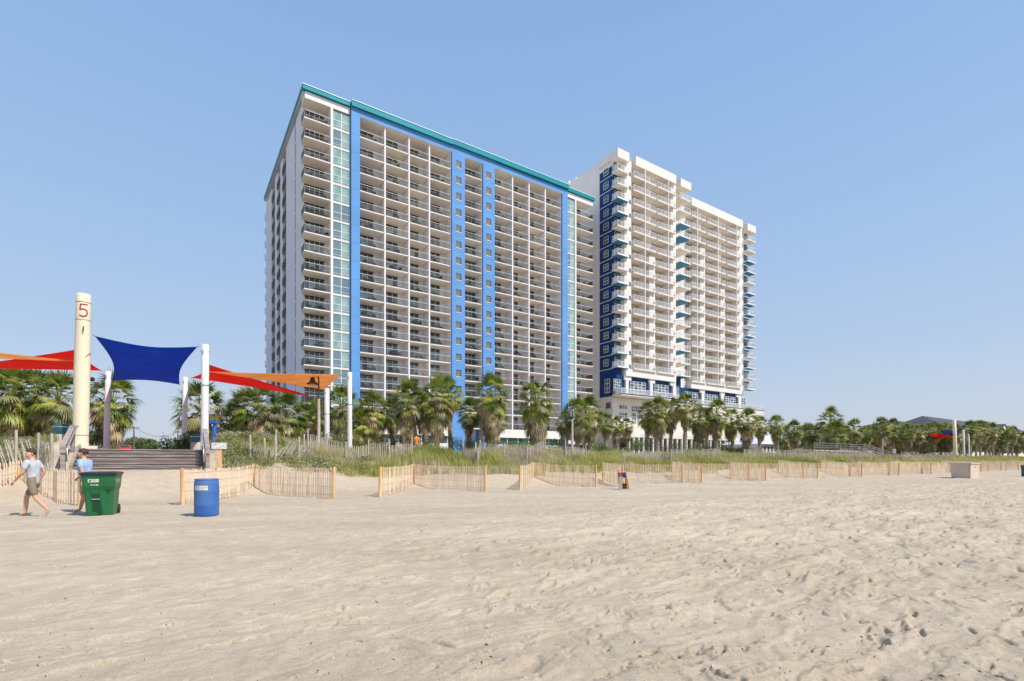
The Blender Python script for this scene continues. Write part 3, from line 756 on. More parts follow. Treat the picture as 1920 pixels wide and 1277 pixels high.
    def grail(a, b, v):
        m.box(a, b, v-.03, v+.03, 16.2, 16.27, M['frame']); m.box(a, b, v-.02, v+.02, 15.25, 15.31, M['frame'])
        x = a; i = 0
        while x < b: w_ = .07 if i % 8 == 0 else .035; m.box(x, x+w_, v-.02, v+.02, 15.15, 16.2, M['frame']); x += .16; i += 1
    grail(UW-.45, A(1268), FA-.85); grail(A(1268)+.1, Cc(1428), FC-.85)
    m.box(UW-.48, UW-.42, FA-.85, VA-.8, 15.2, 16.25, M['frame'])
    m.build('deck_railing', root)
    # podium below
    m = MB(off)
    m.box(UW-.04, Cc(1420), VA+.30, VA+.49, 1.5, 14.80, M['cream'])
    m.build('podium_wall', root)
    def pw(px0, px1, y0, y1, nx_, nz_):
        v = VA+.29; u0, u1 = upx(px0, v), upx(px1, v); gridwin(u0, u1, v, zpx(px0, y1, v), zpx(px0, y0, v), nx_, nz_)
    pw(1161, 1176, 759, 767, 3, 1); pw(1161, 1176, 773, 785, 3, 2); pw(1184, 1206, 761, 772, 6, 2); pw(1184, 1192, 774, 795, 3, 3)
    m = MB(); m.box(-.04, .0, -.7, .7, 0, 1.3, M['glass_dk']); m.box(-.02, .0, -.8, .8, -.1, 1.4, M['frame']); m.build('side_window', root, (-.05, vpx(1141, UW)-VA, zpx(1141, 767, 78)-1.5))
    # lower terrace with columns behind the palms
    m = MB(off)
    v = VA-6.0; m.box(upx(1178, v), upx(1418, v), v, VA+.3, 6.0, 6.7, M['cream'])
    for p in range(1180, 1418, 9): u = upx(p, v); m.box(u, u+.35, v+.1, v+.45, 1.8, 6.0, w)
    m.box(upx(1180, v), upx(1416, v), v+.2, v+.25, 3.0, 3.1, w); m.box(upx(1180, v), upx(1416, v), v+2.5, v+2.6, 1.8, 5.0, M['glass_dk'])
    m.build('terrace', root)
build_right_tower()

# ------------------------------------------------------------------ foliage builders
def leaf_arrays():
    return {'v': [], 'f': [], 't': [], 'm': []}
def add_strip(L, pts, wid, side, m):
    """flat tapering strip through pts; side is the width direction"""
    b = len(L['v']); n = len(pts)
    for i, p in enumerate(pts):
        w = wid[i]
        if w <= 0: L['v'].append(tuple(p))
        else: L['v'].append(tuple(p-side*w)); L['v'].append(tuple(p+side*w))
    k = b
    for i in range(n-1):
        a = 1 if wid[i] <= 0 else 2; c = 1 if wid[i+1] <= 0 else 2
        if a == 2 and c == 2: L['f'] += [k, k+1, k+3, k+2]; L['t'].append(4)
        elif a == 2: L['f'] += [k, k+1, k+2]; L['t'].append(3)
        else: L['f'] += [k, k+2, k+1]; L['t'].append(3)
        L['m'].append(m); k += a
def frond(L, r, az, el, pet, fan, m, nl=15, droop=.35, rad0=.1, z0=0.0):
    d = Vector((math.cos(az)*math.cos(el), math.sin(az)*math.cos(el), math.sin(el)))
    h = Vector((math.cos(az), math.sin(az), 0)); s = Vector((-math.sin(az), math.cos(az), 0))
    p0 = h*rad0+Vector((0, 0, z0)); p1 = p0+d*pet*.5
    d2 = (d+Vector((0, 0, -.28-.1*r.random()))).normalized(); p2 = p1+d2*pet*.5
    add_strip(L, [p0, p1, p2], [.028, .02, .014], s, m)
    d3 = (d2+Vector((0, 0, -droop))).normalized(); up = d3.cross(s).normalized()
    if up.z < 0: up = -up
    tw = r.uniform(-.5, .5); s2 = (s*math.cos(tw)+up*math.sin(tw)).normalized()
    for i in range(nl):
        t = (i+.5)/nl*2-1; ang = t*1.35+r.uniform(-.05, .05)
        ld = (d3*math.cos(ang)+s2*math.sin(ang)-up*.22*abs(t)*1.2).normalized()
        ln = fan*(1-.28*abs(t))*r.uniform(.85, 1.1)
        a = p2; b = p2+ld*ln*.55; dn = (ld+Vector((0, 0, -.35-.7*r.random()*droop*2))).normalized(); c = b+dn*ln*.5
        wd = ld.cross(up).normalized()
        add_strip(L, [a, b, c], [.014, .035, 0], wd, m)
FM = ['f_green', 'f_lime', 'f_olive', 'f_straw', 'f_dead']
def crown_mesh(seed, kind):
    r = random.Random(seed); L = leaf_arrays()
    if kind == 'crown':
        n = 66
        for i in range(n):
            t = i/n; el = math.radians(86-128*t+r.uniform(-9, 9)); az = i*2.39996+r.uniform(-.3, .3)
            if t < .33: m = r.choices([0, 1, 2], [6, 4, 1])[0]
            elif t < .66: m = r.choices([0, 1, 2, 3], [4, 4, 4, 1])[0]
            else: m = r.choices([0, 1, 2, 3, 4], [2, 3, 5, 3, 1])[0]
            frond(L, r, az, el, r.uniform(.75, 1.15)*(1-.12*t), r.uniform(.75, 1.0), m, 17, .15+.5*t, .08, .35*(1-t)-.25*t)
    else:
        n = 54
        for i in range(n):
            t = i/n; el = math.radians(-22-50*t+r.uniform(-12, 12)); az = i*2.39996+r.uniform(-.3, .3)
            frond(L, r, az, el, r.uniform(.5, .9), r.uniform(.6, .9), r.choices([1, 2, 3, 4], [1, 3, 3, 3])[0], 13, .8, .12, -.05-1.15*t)
    o = np_mesh(kind, L['v'], L['f'], L['t'], [M[x] for x in FM], L['m'])
    me = o.data; bpy.data.objects.remove(o); return me
CROWN = [crown_mesh(20+i, 'crown') for i in range(5)]; SKIRT = [crown_mesh(60+i, 'skirt') for i in range(4)]
def palm(px, ytop, v, R, label, seed, skirt=1.0, group='cabbage palms between the dune and the towers', zb=None, trunk_r=.20, lean=0):
    r = random.Random(seed); u = upx(px, v); zg = gz(u, v) if zb is None else zb
    zg = max(zg, 0) ; ztop = zpx(px, ytop, v); sc = R/1.50
    hc = ztop-1.55*sc-zg                                      # height of the crown's heart
    root = empty('palm_tree', W3(u, v, zg-.05), r.uniform(0, 6.28), label, 'palm tree', group)
    m = MB(); n = 9; pts = []; rs = []; N = 12
    lx, ly = r.uniform(-.05, .05)*hc+lean, r.uniform(-.05, .05)*hc
    for i in range(N+1):
        t = i/N; pts.append((lx*t*t+.04*math.sin(t*6+seed), ly*t*t, hc*t)); rs.append(trunk_r*(1.25-.3*t+(.18 if i % 2 else 0)*r.random()+.25*max(0, .12-t)*8))
    m.tube(pts, rs, M['trunk'], n, False)
    for k in range(int(hc*16)):                                # old leaf bases criss-crossing the stem
        t = .12+.86*k/(hc*16); i = t*N; i0 = min(N-1, int(i)); f = i-i0
        c = Vector(pts[i0]).lerp(Vector(pts[i0+1]), f); a = k*2.4; rad = rs[i0]*.98
        h = Vector((math.cos(a), math.sin(a), 0)); s = Vector((-h.y, h.x, 0)); b = c+h*rad*.9
        q = b+h*(.10+.06*r.random())+Vector((0, 0, .17)); w = .055
        m.add([tuple(b-s*w), tuple(b+s*w), tuple(b+s*w-Vector((0, 0, .09))), tuple(b-s*w-Vector((0, 0, .09))), tuple(q-s*.02), tuple(q+s*.02)],
              [(0, 1, 5, 4), (3, 4, 5, 2), (0, 4, 3), (1, 2, 5)], M['boot'])
    m.build('trunk', root)
    def part(me, nm, s):
        o = bpy.data.objects.new(nm, me); C.objects.link(o); o.parent = root
        o.location = (lx, ly, hc); o.scale = (s, s, s*(1.0 if nm == 'crown' else 1.18)); o.rotation_euler = (r.uniform(-.1, .1), r.uniform(-.1, .1), r.uniform(0, 6.28)); return o
    part(r.choice(CROWN), 'crown', sc*r.uniform(.95, 1.05))
    if skirt > 0: part(r.choice(SKIRT), 'dead_fronds', sc*skirt)
    return root

G1 = 'cabbage palms between the dune and the towers'
PL = [  # px, top y, v, crown radius, label
 (22, 697, 54, 2.19, 'full palm at the left edge of the view under the red sail'),
 (-8, 705, 56, 2.13, 'palm cut off by the left edge of the view'),
 (70, 702, 58, 2.18, 'palm in the middle of the left-hand clump before the blue building'),
 (108, 706, 53, 2.10, 'palm with a stubby pale trunk just left of the numbered cream pole'),
 (205, 713, 57, 2.17, 'palm right behind the numbered cream pole with its crown over a slim pole'),
 (373, 724, 55, 2.35, 'lone palm behind the white sail pole at the right of the steps'),
 (490, 728, 54, 2.33, 'palm with a red-brown shaggy trunk under the red sail'),
 (462, 737, 56, 2.18, 'palm with drooping brown fronds left of the red-brown trunk'),
 (436, 762, 58, 1.73, 'low palm in the gap right of the lone palm'),
 (538, 745, 56, 2.19, 'broad low palm right of the red-brown trunk, fronds to the ground'),
 (572, 757, 57, 1.82, 'low palm just left of the bell-shaped street lamp'),
 (637, 727, 52, 2.12, 'palm with a dark trunk between the two white poles of the tan sail'),
 (603, 752, 58, 1.86, 'half hidden palm behind the bell-shaped street lamp'),
 (672, 768, 45, 1.6, 'low palm at the foot of the first blue pier'),
 (701, 742, 45, 1.75, 'short palm second right of the tan sail poles'),
 (738, 752, 47, 1.35, 'dark small palm squeezed between a short and a tall palm'),
 (765, 720, 43, 1.85, 'palm with a straight slim trunk behind the person in orange'),
 (819, 712, 42, 1.9, 'bright green topped palm at the foot of the second blue pier'),
 (845, 712, 48, 1.7, 'palm with a dark straight trunk right of the bright green topped one'),
 (797, 738, 46, 1.35, 'small palm tucked left of the bright green topped one'),
 (900, 710, 41, 1.85, 'tallest palm before the wide hotel, slender trunk leaning left'),
 (880, 752, 45, 1.35, 'small palm left under the tallest leaning palm'),
 (925, 752, 43, 1.6, 'low shaggy palm right under the tallest leaning palm'),
 (1008, 717, 42, 2.25, 'big lone round palm with a thick trunk before the right end of the hotel'),
 (1082, 752, 42, 1.8, 'palm just right of the second bell lamp'),
 (1106, 748, 45, 1.9, 'dense palm in front of the gap between the two towers'),
 (1060, 775, 48, 1.3, 'low dark palm left of the second bell lamp'),
 (1136, 776, 47, 1.3, 'small palm left of the pair of orange-tinted little palms'),
 (1158, 783, 52, 1.25, 'orange-tinted little palm on the left of its pair'),
 (1177, 785, 53, 1.2, 'orange-tinted little palm on the right of its pair'),
 (1213, 757, 46, 1.65, 'dark palm with a thin trunk at the left of the clump under the white tower'),
 (1233, 749, 43, 1.75, 'palm with a stout curved trunk under the white tower'),
 (1258, 752, 47, 1.6, 'palm behind the stout curved trunk'),
 (1284, 741, 42, 1.75, 'tallest palm before the white tower'),
 (1308, 764, 44, 1.7, 'palm right of the tallest one before the white tower'),
 (1343, 754, 42, 1.75, 'dark green topped palm under the middle of the white tower'),
 (1326, 770, 46, 1.6, 'low palm left under the dark green topped one'),
 (1374, 771, 44, 1.55, 'spreading palm between two upright ones below the deck end'),
 (1403, 770, 41, 1.7, 'palm under the right end of the deck railing'),
 (1424, 784, 43, 1.4, 'palm left of the lone palm before the pale pavilion roof'),
 (1458, 780, 42, 1.45, 'lone upright palm before the pale pavilion roof'),
 (1486, 792, 42, 1.45, 'small yellowish palm right of the pavilion roof'),
 (1518, 797, 46, 1.6, 'dark palm left of the big double palm'),
 (1555, 770, 46, 2.3, 'highest crown of the clump right of the pavilion'),
 (1564, 794, 40, 2.0, 'bright low crown in front of the highest one right of the pavilion'),
 (1598, 790, 42, 1.8, 'palm left of the beach stairs'),
 (1624, 803, 46, 1.5, 'yellowish low palm above the beach stairs'),
 (1650, 787, 43, 1.8, 'palm behind the slim lamp pole right of the beach stairs'),
 (1675, 787, 46, 1.7, 'palm next right of the slim lamp pole'),
 (1700, 797, 43, 1.7, 'palm left of the distant red sail'),
 (1722, 798, 47, 1.8, 'palm behind the left end of the distant red sail'),
 (1740, 794, 50, 1.7, 'dark palm above the distant red sail'),
]
for i, (px, yt, v, R, lab) in enumerate(PL):
    sk = (1.0 if i % 3 else .8)
    palm(px, yt, v, R, lab, 100+i, sk, G1, lean=(-.9 if 'leaning left' in lab else 0))
rp = random.Random(4)
PL2 = [(1752, 796), (1790, 799), (1772, 797), (1830, 796), (1862, 800), (1898, 806), (1470, 803), (1510, 800), (1575, 796), (1663, 798), (1765, 806), (1782, 808), (1800, 806), (1820, 797), (1838, 799), (1856, 803), (1873, 808), (1890, 812), (1908, 815), (1924, 816), (1848, 812), (1880, 820), (1905, 824), (1812, 812), (1500, 806), (1535, 803), (1585, 802), (1612, 808), (1636, 800), (1690, 804), (1712, 808)]
for i, (px, yt) in enumerate(PL2):
    palm(px, yt-(5 if px > 1815 else 1), 47+rp.uniform(-3, 6), 2.2, 'one of the far palms massed at the right of the view', 300+i, .9, 'far palms massed at the right')

def leafcloud(name, blobs, n, size, mats, seed, parent=None, stems=0, flat=0):
    """n small leaf quads spread through overlapping lumps (x,y,z,rx,ry,rz)"""
    r = np.random.RandomState(seed); B = np.array(blobs, float)
    vol = (B[:, 3]*B[:, 4]*B[:, 5])**.75; pi = r.choice(len(B), n, p=vol/vol.sum())
    d = r.normal(size=(n, 3)); d /= np.linalg.norm(d, axis=1)[:, None]
    rad = r.rand(n)**.38*(1+.12*r.normal(size=n))
    c = B[pi, :3]+d*rad[:, None]*B[pi, 3:6]
    a = r.normal(size=(n, 3)); a[:, 2] *= .6; a /= np.linalg.norm(a, axis=1)[:, None]
    b = np.cross(a, r.normal(size=(n, 3))); b /= np.linalg.norm(b, axis=1)[:, None]
    s = size*(.6+.8*r.rand(n))[:, None]
    V = np.stack([c-a*s, c+b*s*.42, c+a*s, c-b*s*.42], 1).reshape(-1, 3)
    F = np.arange(4*n); blobm = r.randint(0, len(mats), len(B))
    mi = np.where(r.rand(n) < .6, blobm[pi], r.randint(0, len(mats), n))
    return np_mesh(name, V, F, np.full(n, 4), mats, mi, parent=parent)
def bush(px, yc, v, rx, rz, label, seed, mats=('b_green', 'b_olive'), n=1600, cat='bush', name='bush', group=None, size=.07):
    u = upx(px, v); r = random.Random(seed); zg = gz(u, v); w = W3(u, v, zg)
    root = empty(name, w, 0, label, cat, group)
    bl = []
    for i in range(9): bl.append((r.uniform(-1, 1)*rx*.6, r.uniform(-.5, .5)*rx, rz*r.uniform(.35, .85), rx*r.uniform(.3, .5), rx*.4, rz*r.uniform(.28, .42)))
    leafcloud('foliage', bl, n, size, [M[x] for x in mats], seed, root)
    m = MB()
    for i in range(6): m.tube([(0, 0, -.1), (r.uniform(-.5, .5)*rx, r.uniform(-.3, .3)*rx, rz*.7)], [.03, .01], M['stem'], 5)
    m.build('stem', root)
bush(985, 0, 40, 2.3, 1.35, 'bright green hedge bush left of the big lone round palm', 1, ('b_green',), 2600)
bush(1128, 0, 42, 1.0, 1.4, 'bright green bush at the foot of the dense palm between the towers', 2, ('b_green',), 1200)
bush(1160, 0, 41, 1.6, 1.0, 'low green bush beneath the orange-tinted little palms', 3, ('b_green', 'b_olive'), 1500)
bush(1195, 0, 42, 1.1, 2.0, 'leafy upright shrub right of the orange-tinted little palms', 4, ('b_green', 'b_olive'), 1500)
bush(1292, 0, 41, 1.3, 1.1, 'lime green bush by the tallest palm before the white tower', 5, ('b_green', 'g_green'), 1300)
bush(1385, 0, 42, 2.6, 1.4, 'dark undergrowth bush below the deck end of the white tower', 6, ('b_dark', 'b_green'), 2200)
bush(1328, 0, 44, 2.2, 1.6, 'dark undergrowth bush under the middle of the white tower', 16, ('b_dark', 'b_green'), 2000)
bush(178, 0, 43, 1.5, 1.5, 'clipped dark hedge right of the foot of the numbered pole', 7, ('b_green', 'b_dark'), 2200)
bush(352, 0, 44, 1.4, 1.7, 'clipped dark hedge behind the slim pole near the right of the steps', 8, ('b_green', 'b_dark'), 2200)
bush(329, 0, 58, 1.6, 1.8, 'round dark bush left of the slim pole near the right of the steps', 9, ('b_dark',), 2000)
bush(1062, 0, 39, .8, 1.15, 'purple flowering shrub at the foot of the second bell lamp', 10, ('purple', 'b_dark', 'b_dark'), 900)
UB = 'dark undergrowth between the palm trunks'
for i, (px, v, h) in enumerate([(688, 44, 1.7), (735, 45, 1.5), (792, 45, 1.6), (862, 45, 1.7), (948, 45, 1.2), (1045, 44, 1.9), (1112, 45, 2.0), (1222, 46, 2.5), (1262, 45, 2.3), (1306, 46, 2.6), (1352, 46, 2.4), (1368, 44, 2.0), (1412, 44, 1.7)]):
    bush(px, 0, v, 2.0, h, 'one of the dark shrubs growing between the palm trunks before the towers', 60+i, ('b_dark', 'b_olive'), 1500, group=UB)
bush(640, 0, 41, 2.2, 1.6, 'undergrowth bush at the foot of the dark trunked palm by the tan sail', 11, ('b_dark', 'b_olive'), 1800)
bush(520, 0, 42, 3.0, 1.5, 'undergrowth bush below the broad low palm', 12, ('b_olive', 'b_green'), 2400)
bush(428, 0, 40, 2.2, 1.9, 'leafy olive bush behind the bright blue post', 13, ('b_olive', 'b_green'), 2400)
bush(100, 0, 38, 1.6, 1.2, 'green bush left of the teal-lidded bin', 14, ('b_green', 'b_olive'), 1500)
bush(1520, 0, 41, 2.6, 1.9, 'dark bush under the dark boardwalk right of the pavilion', 17, ('b_dark', 'b_green'), 1800)

def round_tree(px, ytop, v, R, label, seed, group=None, mats=('b_dark', 'b_green', 'b_olive'), n=5000, name='broadleaf_tree'):
    u = upx(px, v); zt = zpx(px, ytop, v); zg = 1.8; H_ = zt-zg; r = random.Random(seed)
    root = empty(name, W3(u, v, zg), 0, label, 'tree', group)
    bl = []
    for i in range(16): a = r.uniform(0, 6.28); q = r.uniform(0, .75)*R; bl.append((q*math.cos(a), q*math.sin(a), H_*.62+r.uniform(-.28, .2)*H_, R*r.uniform(.22, .42), R*r.uniform(.22, .42), H_*r.uniform(.12, .2)))
    leafcloud('crown', bl, n, .04*R+.05, [M[x] for x in mats], seed, root)
    m = MB(); m.tube([(0, 0, -.2), (.1, 0, H_*.4), (0, .1, H_*.7)], [.05*R+.1, .04*R+.06, .03], M['trunk'], 8)
    for i in range(6): a = i*1.05; m.tube([(.05, 0, H_*.35), (R*.5*math.cos(a), R*.5*math.sin(a), H_*.75)], [.02*R+.03, .02], M['trunk'], 6)
    m.build('trunk', root)
round_tree(268, 819, 165, 4.2, 'larger round tree seen over the steps between two sail poles', 21)
round_tree(247, 817, 172, 2.6, 'small dark tree left of the larger round tree over the steps', 22)
round_tree(285, 826, 150, 3.0, 'low round tree right of the larger one over the steps', 23)
round_tree(230, 829, 150, 2.4, 'low bush-like tree behind the parked red car', 24)
round_tree(311, 836, 170, 2.6, 'flat green tree low on the skyline over the steps', 25)
# wooded mass behind the far palms on the right
bl = []; r_ = random.Random(2)
for i in range(380):
    px = r_.uniform(1425, 1990); v = r_.uniform(52, 62); u = upx(px, v)
    if px < 1515 or (px < 1545 and r_.random() < .6): continue
    w = W3(u, v); bl.append((w.x, w.y, 1.9+r_.uniform(.5, 4.6)+(px-1425)*.006, r_.uniform(1.6, 3.4), r_.uniform(1.6, 3.4), r_.uniform(1.0, 2.1)))
tag(leafcloud('woodland', bl, 60000, .36, [M['b_dark'], M['b_dark'], M['b_olive'], M['b_green']], 5), 'dark thicket filling the ground under the far palms on the right', 'thicket', None, 'stuff')

# ------------------------------------------------------------------ dune grass and scrub
def blades(name, uv, h, w, mats, probs, seed, label, lean=.35):
    r = np.random.RandomState(seed); n = len(uv); z = ground(uv[:, 0], uv[:, 1])-.02
    x = uv[:, 0]*D1[0]+uv[:, 1]*D2[0]; y = uv[:, 0]*D1[1]+uv[:, 1]*D2[1]
    b = np.stack([x, y, z], 1); a = r.rand(n)*2*np.pi
    s = np.stack([np.cos(a), np.sin(a), np.zeros(n)], 1)*w[:, None]
    la = r.rand(n)*2*np.pi; ll = (r.rand(n)*lean)*h
    d = np.stack([np.cos(la)*ll-.10*h, np.sin(la)*ll, np.zeros(n)], 1)
    mid = b+d*.35+np.stack([0*h, 0*h, h*.55], 1); tip = b+d+np.stack([0*h, 0*h, h*(1-.2*r.rand(n))], 1)
    V = np.stack([b-s, b+s, mid+s*.75, mid-s*.75, tip], 1).reshape(-1, 3)
    k = np.arange(n)[:, None]*5; F = np.concatenate([k+0, k+1, k+2, k+3, k+3, k+2, k+4], 1).ravel()
    T = np.tile([4, 3], n); cl = np.clip((vnoise(uv[:, 0], uv[:, 1], 2.4)+.5)*.75+r.rand(n)*.25, 0, .999)
    mi = np.searchsorted(np.cumsum(probs)[:-1], cl); mi = np.repeat(mi, 2)
    o = np_mesh(name, V, F, T, [M[m] for m in mats], mi); return tag(o, label, 'grass', None, 'stuff')
r_ = np.random.RandomState(31)
def scatter(u0, u1, v0, v1, n, clump=1.0, toe=True):
    nt_ = n//14; c = np.stack([r_.uniform(u0, u1, nt_), v0+(v1-v0)*r_.rand(nt_)**.85], 1)
    dn = vnoise(c[:, 0], c[:, 1], 2.6)+vnoise(c[:, 0]+9, c[:, 1], .9)*.6
    keep = dn > (-.08*clump-.9*sstep(v0+.5, v0+3.2, c[:, 1]))+.16*clump*(1-sstep(v0, v0+2.2, c[:, 1])); c = c[keep]
    p = np.repeat(c, 14, 0); return p+r_.normal(size=p.shape)*.16
ps = np.concatenate([scatter(5, 30, 24.6, 34.5, 95000, 1.5), scatter(30, 75, 24.8, 34.5, 80000, 1.4), scatter(75, 170, 25.5, 35, 60000), scatter(170, 420, 25.5, 36, 40000)])
hh = r_.uniform(.25, .85, len(ps))*(.72+.75*(vnoise(ps[:, 0]+31, ps[:, 1], 1.9)+.5))*(1-.35*(ps[:, 1] < 27)); ww = .006+.00022*np.hypot(ps[:, 0], ps[:, 1])*r_.uniform(.7, 1.3, len(ps))
blades('dune_grass', ps, hh, ww, ['g_green', 'g_yel', 'g_dry', 'b_olive'], [.30, .32, .22, .16], 4, 'yellow green dune grass growing behind the new slat fences')
ps = np.concatenate([scatter(-14, 6.5, 26.3, 36, 15000, .9), scatter(1.8, 9, 26.0, 35, 14000, .9)])
ps = ps[~((ps[:, 0] > -4.4) & (ps[:, 0] < 2.0))]
blades('sea_oats', ps, r_.uniform(.2, .72, len(ps)), r_.uniform(.006, .012, len(ps)), ['g_dry', 'b_olive', 'g_yel'], [.45, .3, .25], 6, 'dry brown sea oats standing on the higher dunes either side of the steps', .55)
bl = []; r2 = random.Random(12)
for i in range(620):
    u = r2.choice([r2.uniform(-15, -4.5), r2.uniform(2.0, 8.5), r2.uniform(2.0, 8.5)]); v = r2.uniform(26.4, 36.0)
    if u > 5 and r2.random() < .35: continue
    w = W3(u, v); bl.append((w.x, w.y, gz(u, v)+r2.uniform(.05, .36), r2.uniform(.2, .6), r2.uniform(.2, .6), r2.uniform(.12, .36)))
for i in range(170):
    u = r2.uniform(8, 75); v = r2.uniform(28.0, 35.5)
    if vnoise(np.array(u), np.array(v*1.0), 7.0) < -.02: continue
    w = W3(u, v); bl.append((w.x, w.y, gz(u, v)+r2.uniform(.1, .42), r2.uniform(.3, .9), r2.uniform(.3, .9), r2.uniform(.18, .42)))
tag(leafcloud('dune_scrub', bl, 110000, .052, [M['b_green'], M['b_olive'], M['b_pale'], M['b_olive'], M['g_green']], 9), 'leafy green and olive scrub creeping over the dunes beside the steps', 'scrub', None, 'stuff')

# ------------------------------------------------------------------ slat fences
def slat_run(mb, wmb, a, b, h, sp, ms, rnd, za=None, zb=None, jit=.01, tilt=0.0, w=.019, wires=(.12, .38, .64, .9)):
    a = Vector((a[0], a[1])); b = Vector((b[0], b[1])); L = (b-a).length; n = max(1, int(L/sp)); d = (b-a)/L; nn = Vector((-d.y, d.x))
    prev = None
    for i in range(n+1):
        t = i/n; p = a+(b-a)*t+nn*(.03*math.sin(i*.7)+rnd.uniform(-jit, jit)); z = gz_xy(p.x, p.y)
        if za is not None: z = z*.35+(za+(zb-za)*t)*.65
        hh_ = h+rnd.uniform(-.02, .03); tx = d*(tilt*hh_*(1+rnd.uniform(-.3, .3))+rnd.uniform(-.012, .012)); z0 = z-.02+rnd.uniform(0, .04)
        ww = w*rnd.uniform(.8, 1.15); e = d*ww; f = nn*.005
        q = [p-e-f, p+e-f, p+e+f, p-e+f]; q2 = [x+tx for x in q]
        mb.hexa([(x.x, x.y, z0) for x in q], [(x.x, x.y, z+hh_) for x in q2], ms)
        cur = [(p.x+tx.x*c, p.y+tx.y*c, z+h*c) for c in wires]
        if prev:
            for c0, c1 in zip(prev, cur): wmb.tube([(c0[0]-nn.x*.012, c0[1]-nn.y*.012, c0[2]), (c1[0]-nn.x*.012, c1[1]-nn.y*.012, c1[2])], .0045, M['wire'], 3, False, False)
        prev = cur
def post(root_loc, p, h, mt, parent, r=.055, z=None, rnd=random):
    m = MB(root_loc); z = gz_xy(p[0], p[1]) if z is None else z
    m.tube([(p[0], p[1], z-.3), (p[0]+rnd.uniform(-.03, .03), p[1], z+h)], [r, r*.92], mt, 8, False); m.build('post', parent)
rf = random.Random(9)
def new_fence(f, b, e, label, zs_=(.1, .12, .1), sp=.092):
    """front post f, back post b, end post e: a bent run of new pine slats"""
    root = empty('sand_fence', (f[0], f[1], zs_[0]), 0, label, 'fence', 'new slat fences zigzagging along the foot of the dune')
    off = (f[0], f[1], zs_[0]); H_ = 1.12
    m = MB(off); w = MB(off)
    slat_run(m, w, f, b, H_, sp, M['wood_new'], rf, zs_[0], zs_[1]); m.build('slat_panel', root)
    m = MB(off)
    slat_run(m, w, b, e, H_, sp, M['wood_new'], rf, zs_[1], zs_[2]); m.build('slat_panel', root); w.build('wire', root)
    for p, z in zip((f, b, e), zs_): post(off, p, H_+.03, M['wood_post'], root, .06, z, rf)
F1 = lambda px, py, z=.1: tuple(gpx(px, py, z)[:2])
new_fence(F1(-60, 950), F1(36, 940), F1(150, 946), 'new slat fence at the left edge behind the walking person')
new_fence(F1(343, 946), F1(475, 924), F1(626, 934), 'new slat fence directly behind the blue barrel')
new_fence(F1(712, 931), F1(775, 913), F1(910, 920), 'new slat fence second right of the blue barrel')
new_fence(F1(975, 918), F1(1003, 906), F1(1118, 913), 'new slat fence left of the wooden beach chair rack')
FPX = [1167, 1316, 1436, 1533, 1616, 1686, 1746]; RPX = [1280, 1405, 1506, 1594, 1667, 1729, 1783]
FL = ['new slat fence right behind the wooden beach chair rack', 'first slat fence right of the gap right of the chair rack', 'slat fence below the lone palm by the pavilion',
      'slat fence below the dark boardwalk and highest palm clump', 'slat fence just before the beach stairs', 'slat fence right of the foot of the beach stairs', 'slat fence next left of the tan storage box']
def wxy(u, v): p = W3(u, v); return (p.x, p.y)
for a, b, l in zip(FPX, RPX, FL):
    f = wxy(upx(a, 18.9), 18.9); e = wxy(upx(b, 19.7), 19.7); new_fence(f, (f[0], f[1]+5.6), e, l, (.08, .25, .08), .10)
u = upx(1746, 18.9)+8.2
for k, l in enumerate(['slat fence hidden behind and right of the tan storage box', 'fence second right of the tan storage box', 'third slat fence right of the tan storage box', 'furthest slat fences at the right edge of the view', 'furthest slat fences at the right edge of the view', 'furthest slat fences at the right edge of the view', 'furthest slat fences at the right edge of the view']):
    f = wxy(u, 18.9); new_fence(f, (f[0], f[1]+5.6), wxy(u+6.2, 19.7), l, (.08, .25, .08), .14); u += 8.2
def old_fence(pts, label, h, sp, tilts, pstep=1, post_h=1.45):
    p0 = pts[0]; root = empty('dune_fence', (p0[0], p0[1], gz_xy(*p0)), 0, label, 'fence', 'old grey slat fences on the dune')
    off = (p0[0], p0[1], gz_xy(*p0)); w = MB(off)
    for i in range(len(pts)-1):
        m = MB(off); slat_run(m, w, pts[i], pts[i+1], h*rf.uniform(.85, 1.05), sp, M['wood_old'], rf, tilt=tilts[i % len(tilts)], jit=.03, w=.022); m.build('slat_panel', root)
    w.build('wire', root)
    for i, p in enumerate(pts[::pstep]): post(off, p, post_h*rf.uniform(.9, 1.1), M['wood_old'], root, .05, None, rf)
OP = lambda px, v: wxy(upx(px, v), v)
old_fence([OP(470, 27.6), OP(497, 27.2), OP(516, 27.4)], 'collapsed piece of grey slat fence leaning right in the scrub', .95, .09, [.25, .65])
old_fence([OP(518, 27.8), OP(560, 27.4), OP(570, 28.0)], 'bent grey slat fence leaning over right of the collapsed piece', 1.05, .08, [.55, .1])
old_fence([OP(578, 29), OP(612, 29.3), OP(648, 29), OP(690, 29.4), OP(730, 29), OP(772, 29.3)], 'grey slat fence in the tall grass under the tan sail poles', 1.25, .10, [.02, -.04, .03])
old_fence([OP(868, 29.5), OP(896, 27.8), OP(900, 30), OP(945, 29.0), OP(988, 28.0), OP(1018, 30.4)], 'grey slat fence with a curled panel before the big lone round palm', 1.25, .105, [.0, .03])
old_fence([OP(1022, 30.4), OP(1060, 29.4), OP(1098, 29.6)], 'grey slat fence low in the grass under the second bell lamp', 1.15, .11, [.0])
old_fence([OP(1168, 29.4), OP(1208, 29.6), OP(1243, 29.2), OP(1258, 27.6), OP(1262, 30.2), OP(1318, 29.2), OP(1350, 29.6)], 'grey slat fence in the grass before the white tower palms', 1.25, .12, [.03, .0])
old_fence([OP(p, 29.3+.5*math.sin(p)) for p in range(1395, 1641, 27)], 'grey slat fence running below the pavilion to the beach stairs', 1.4, .15, [.0])
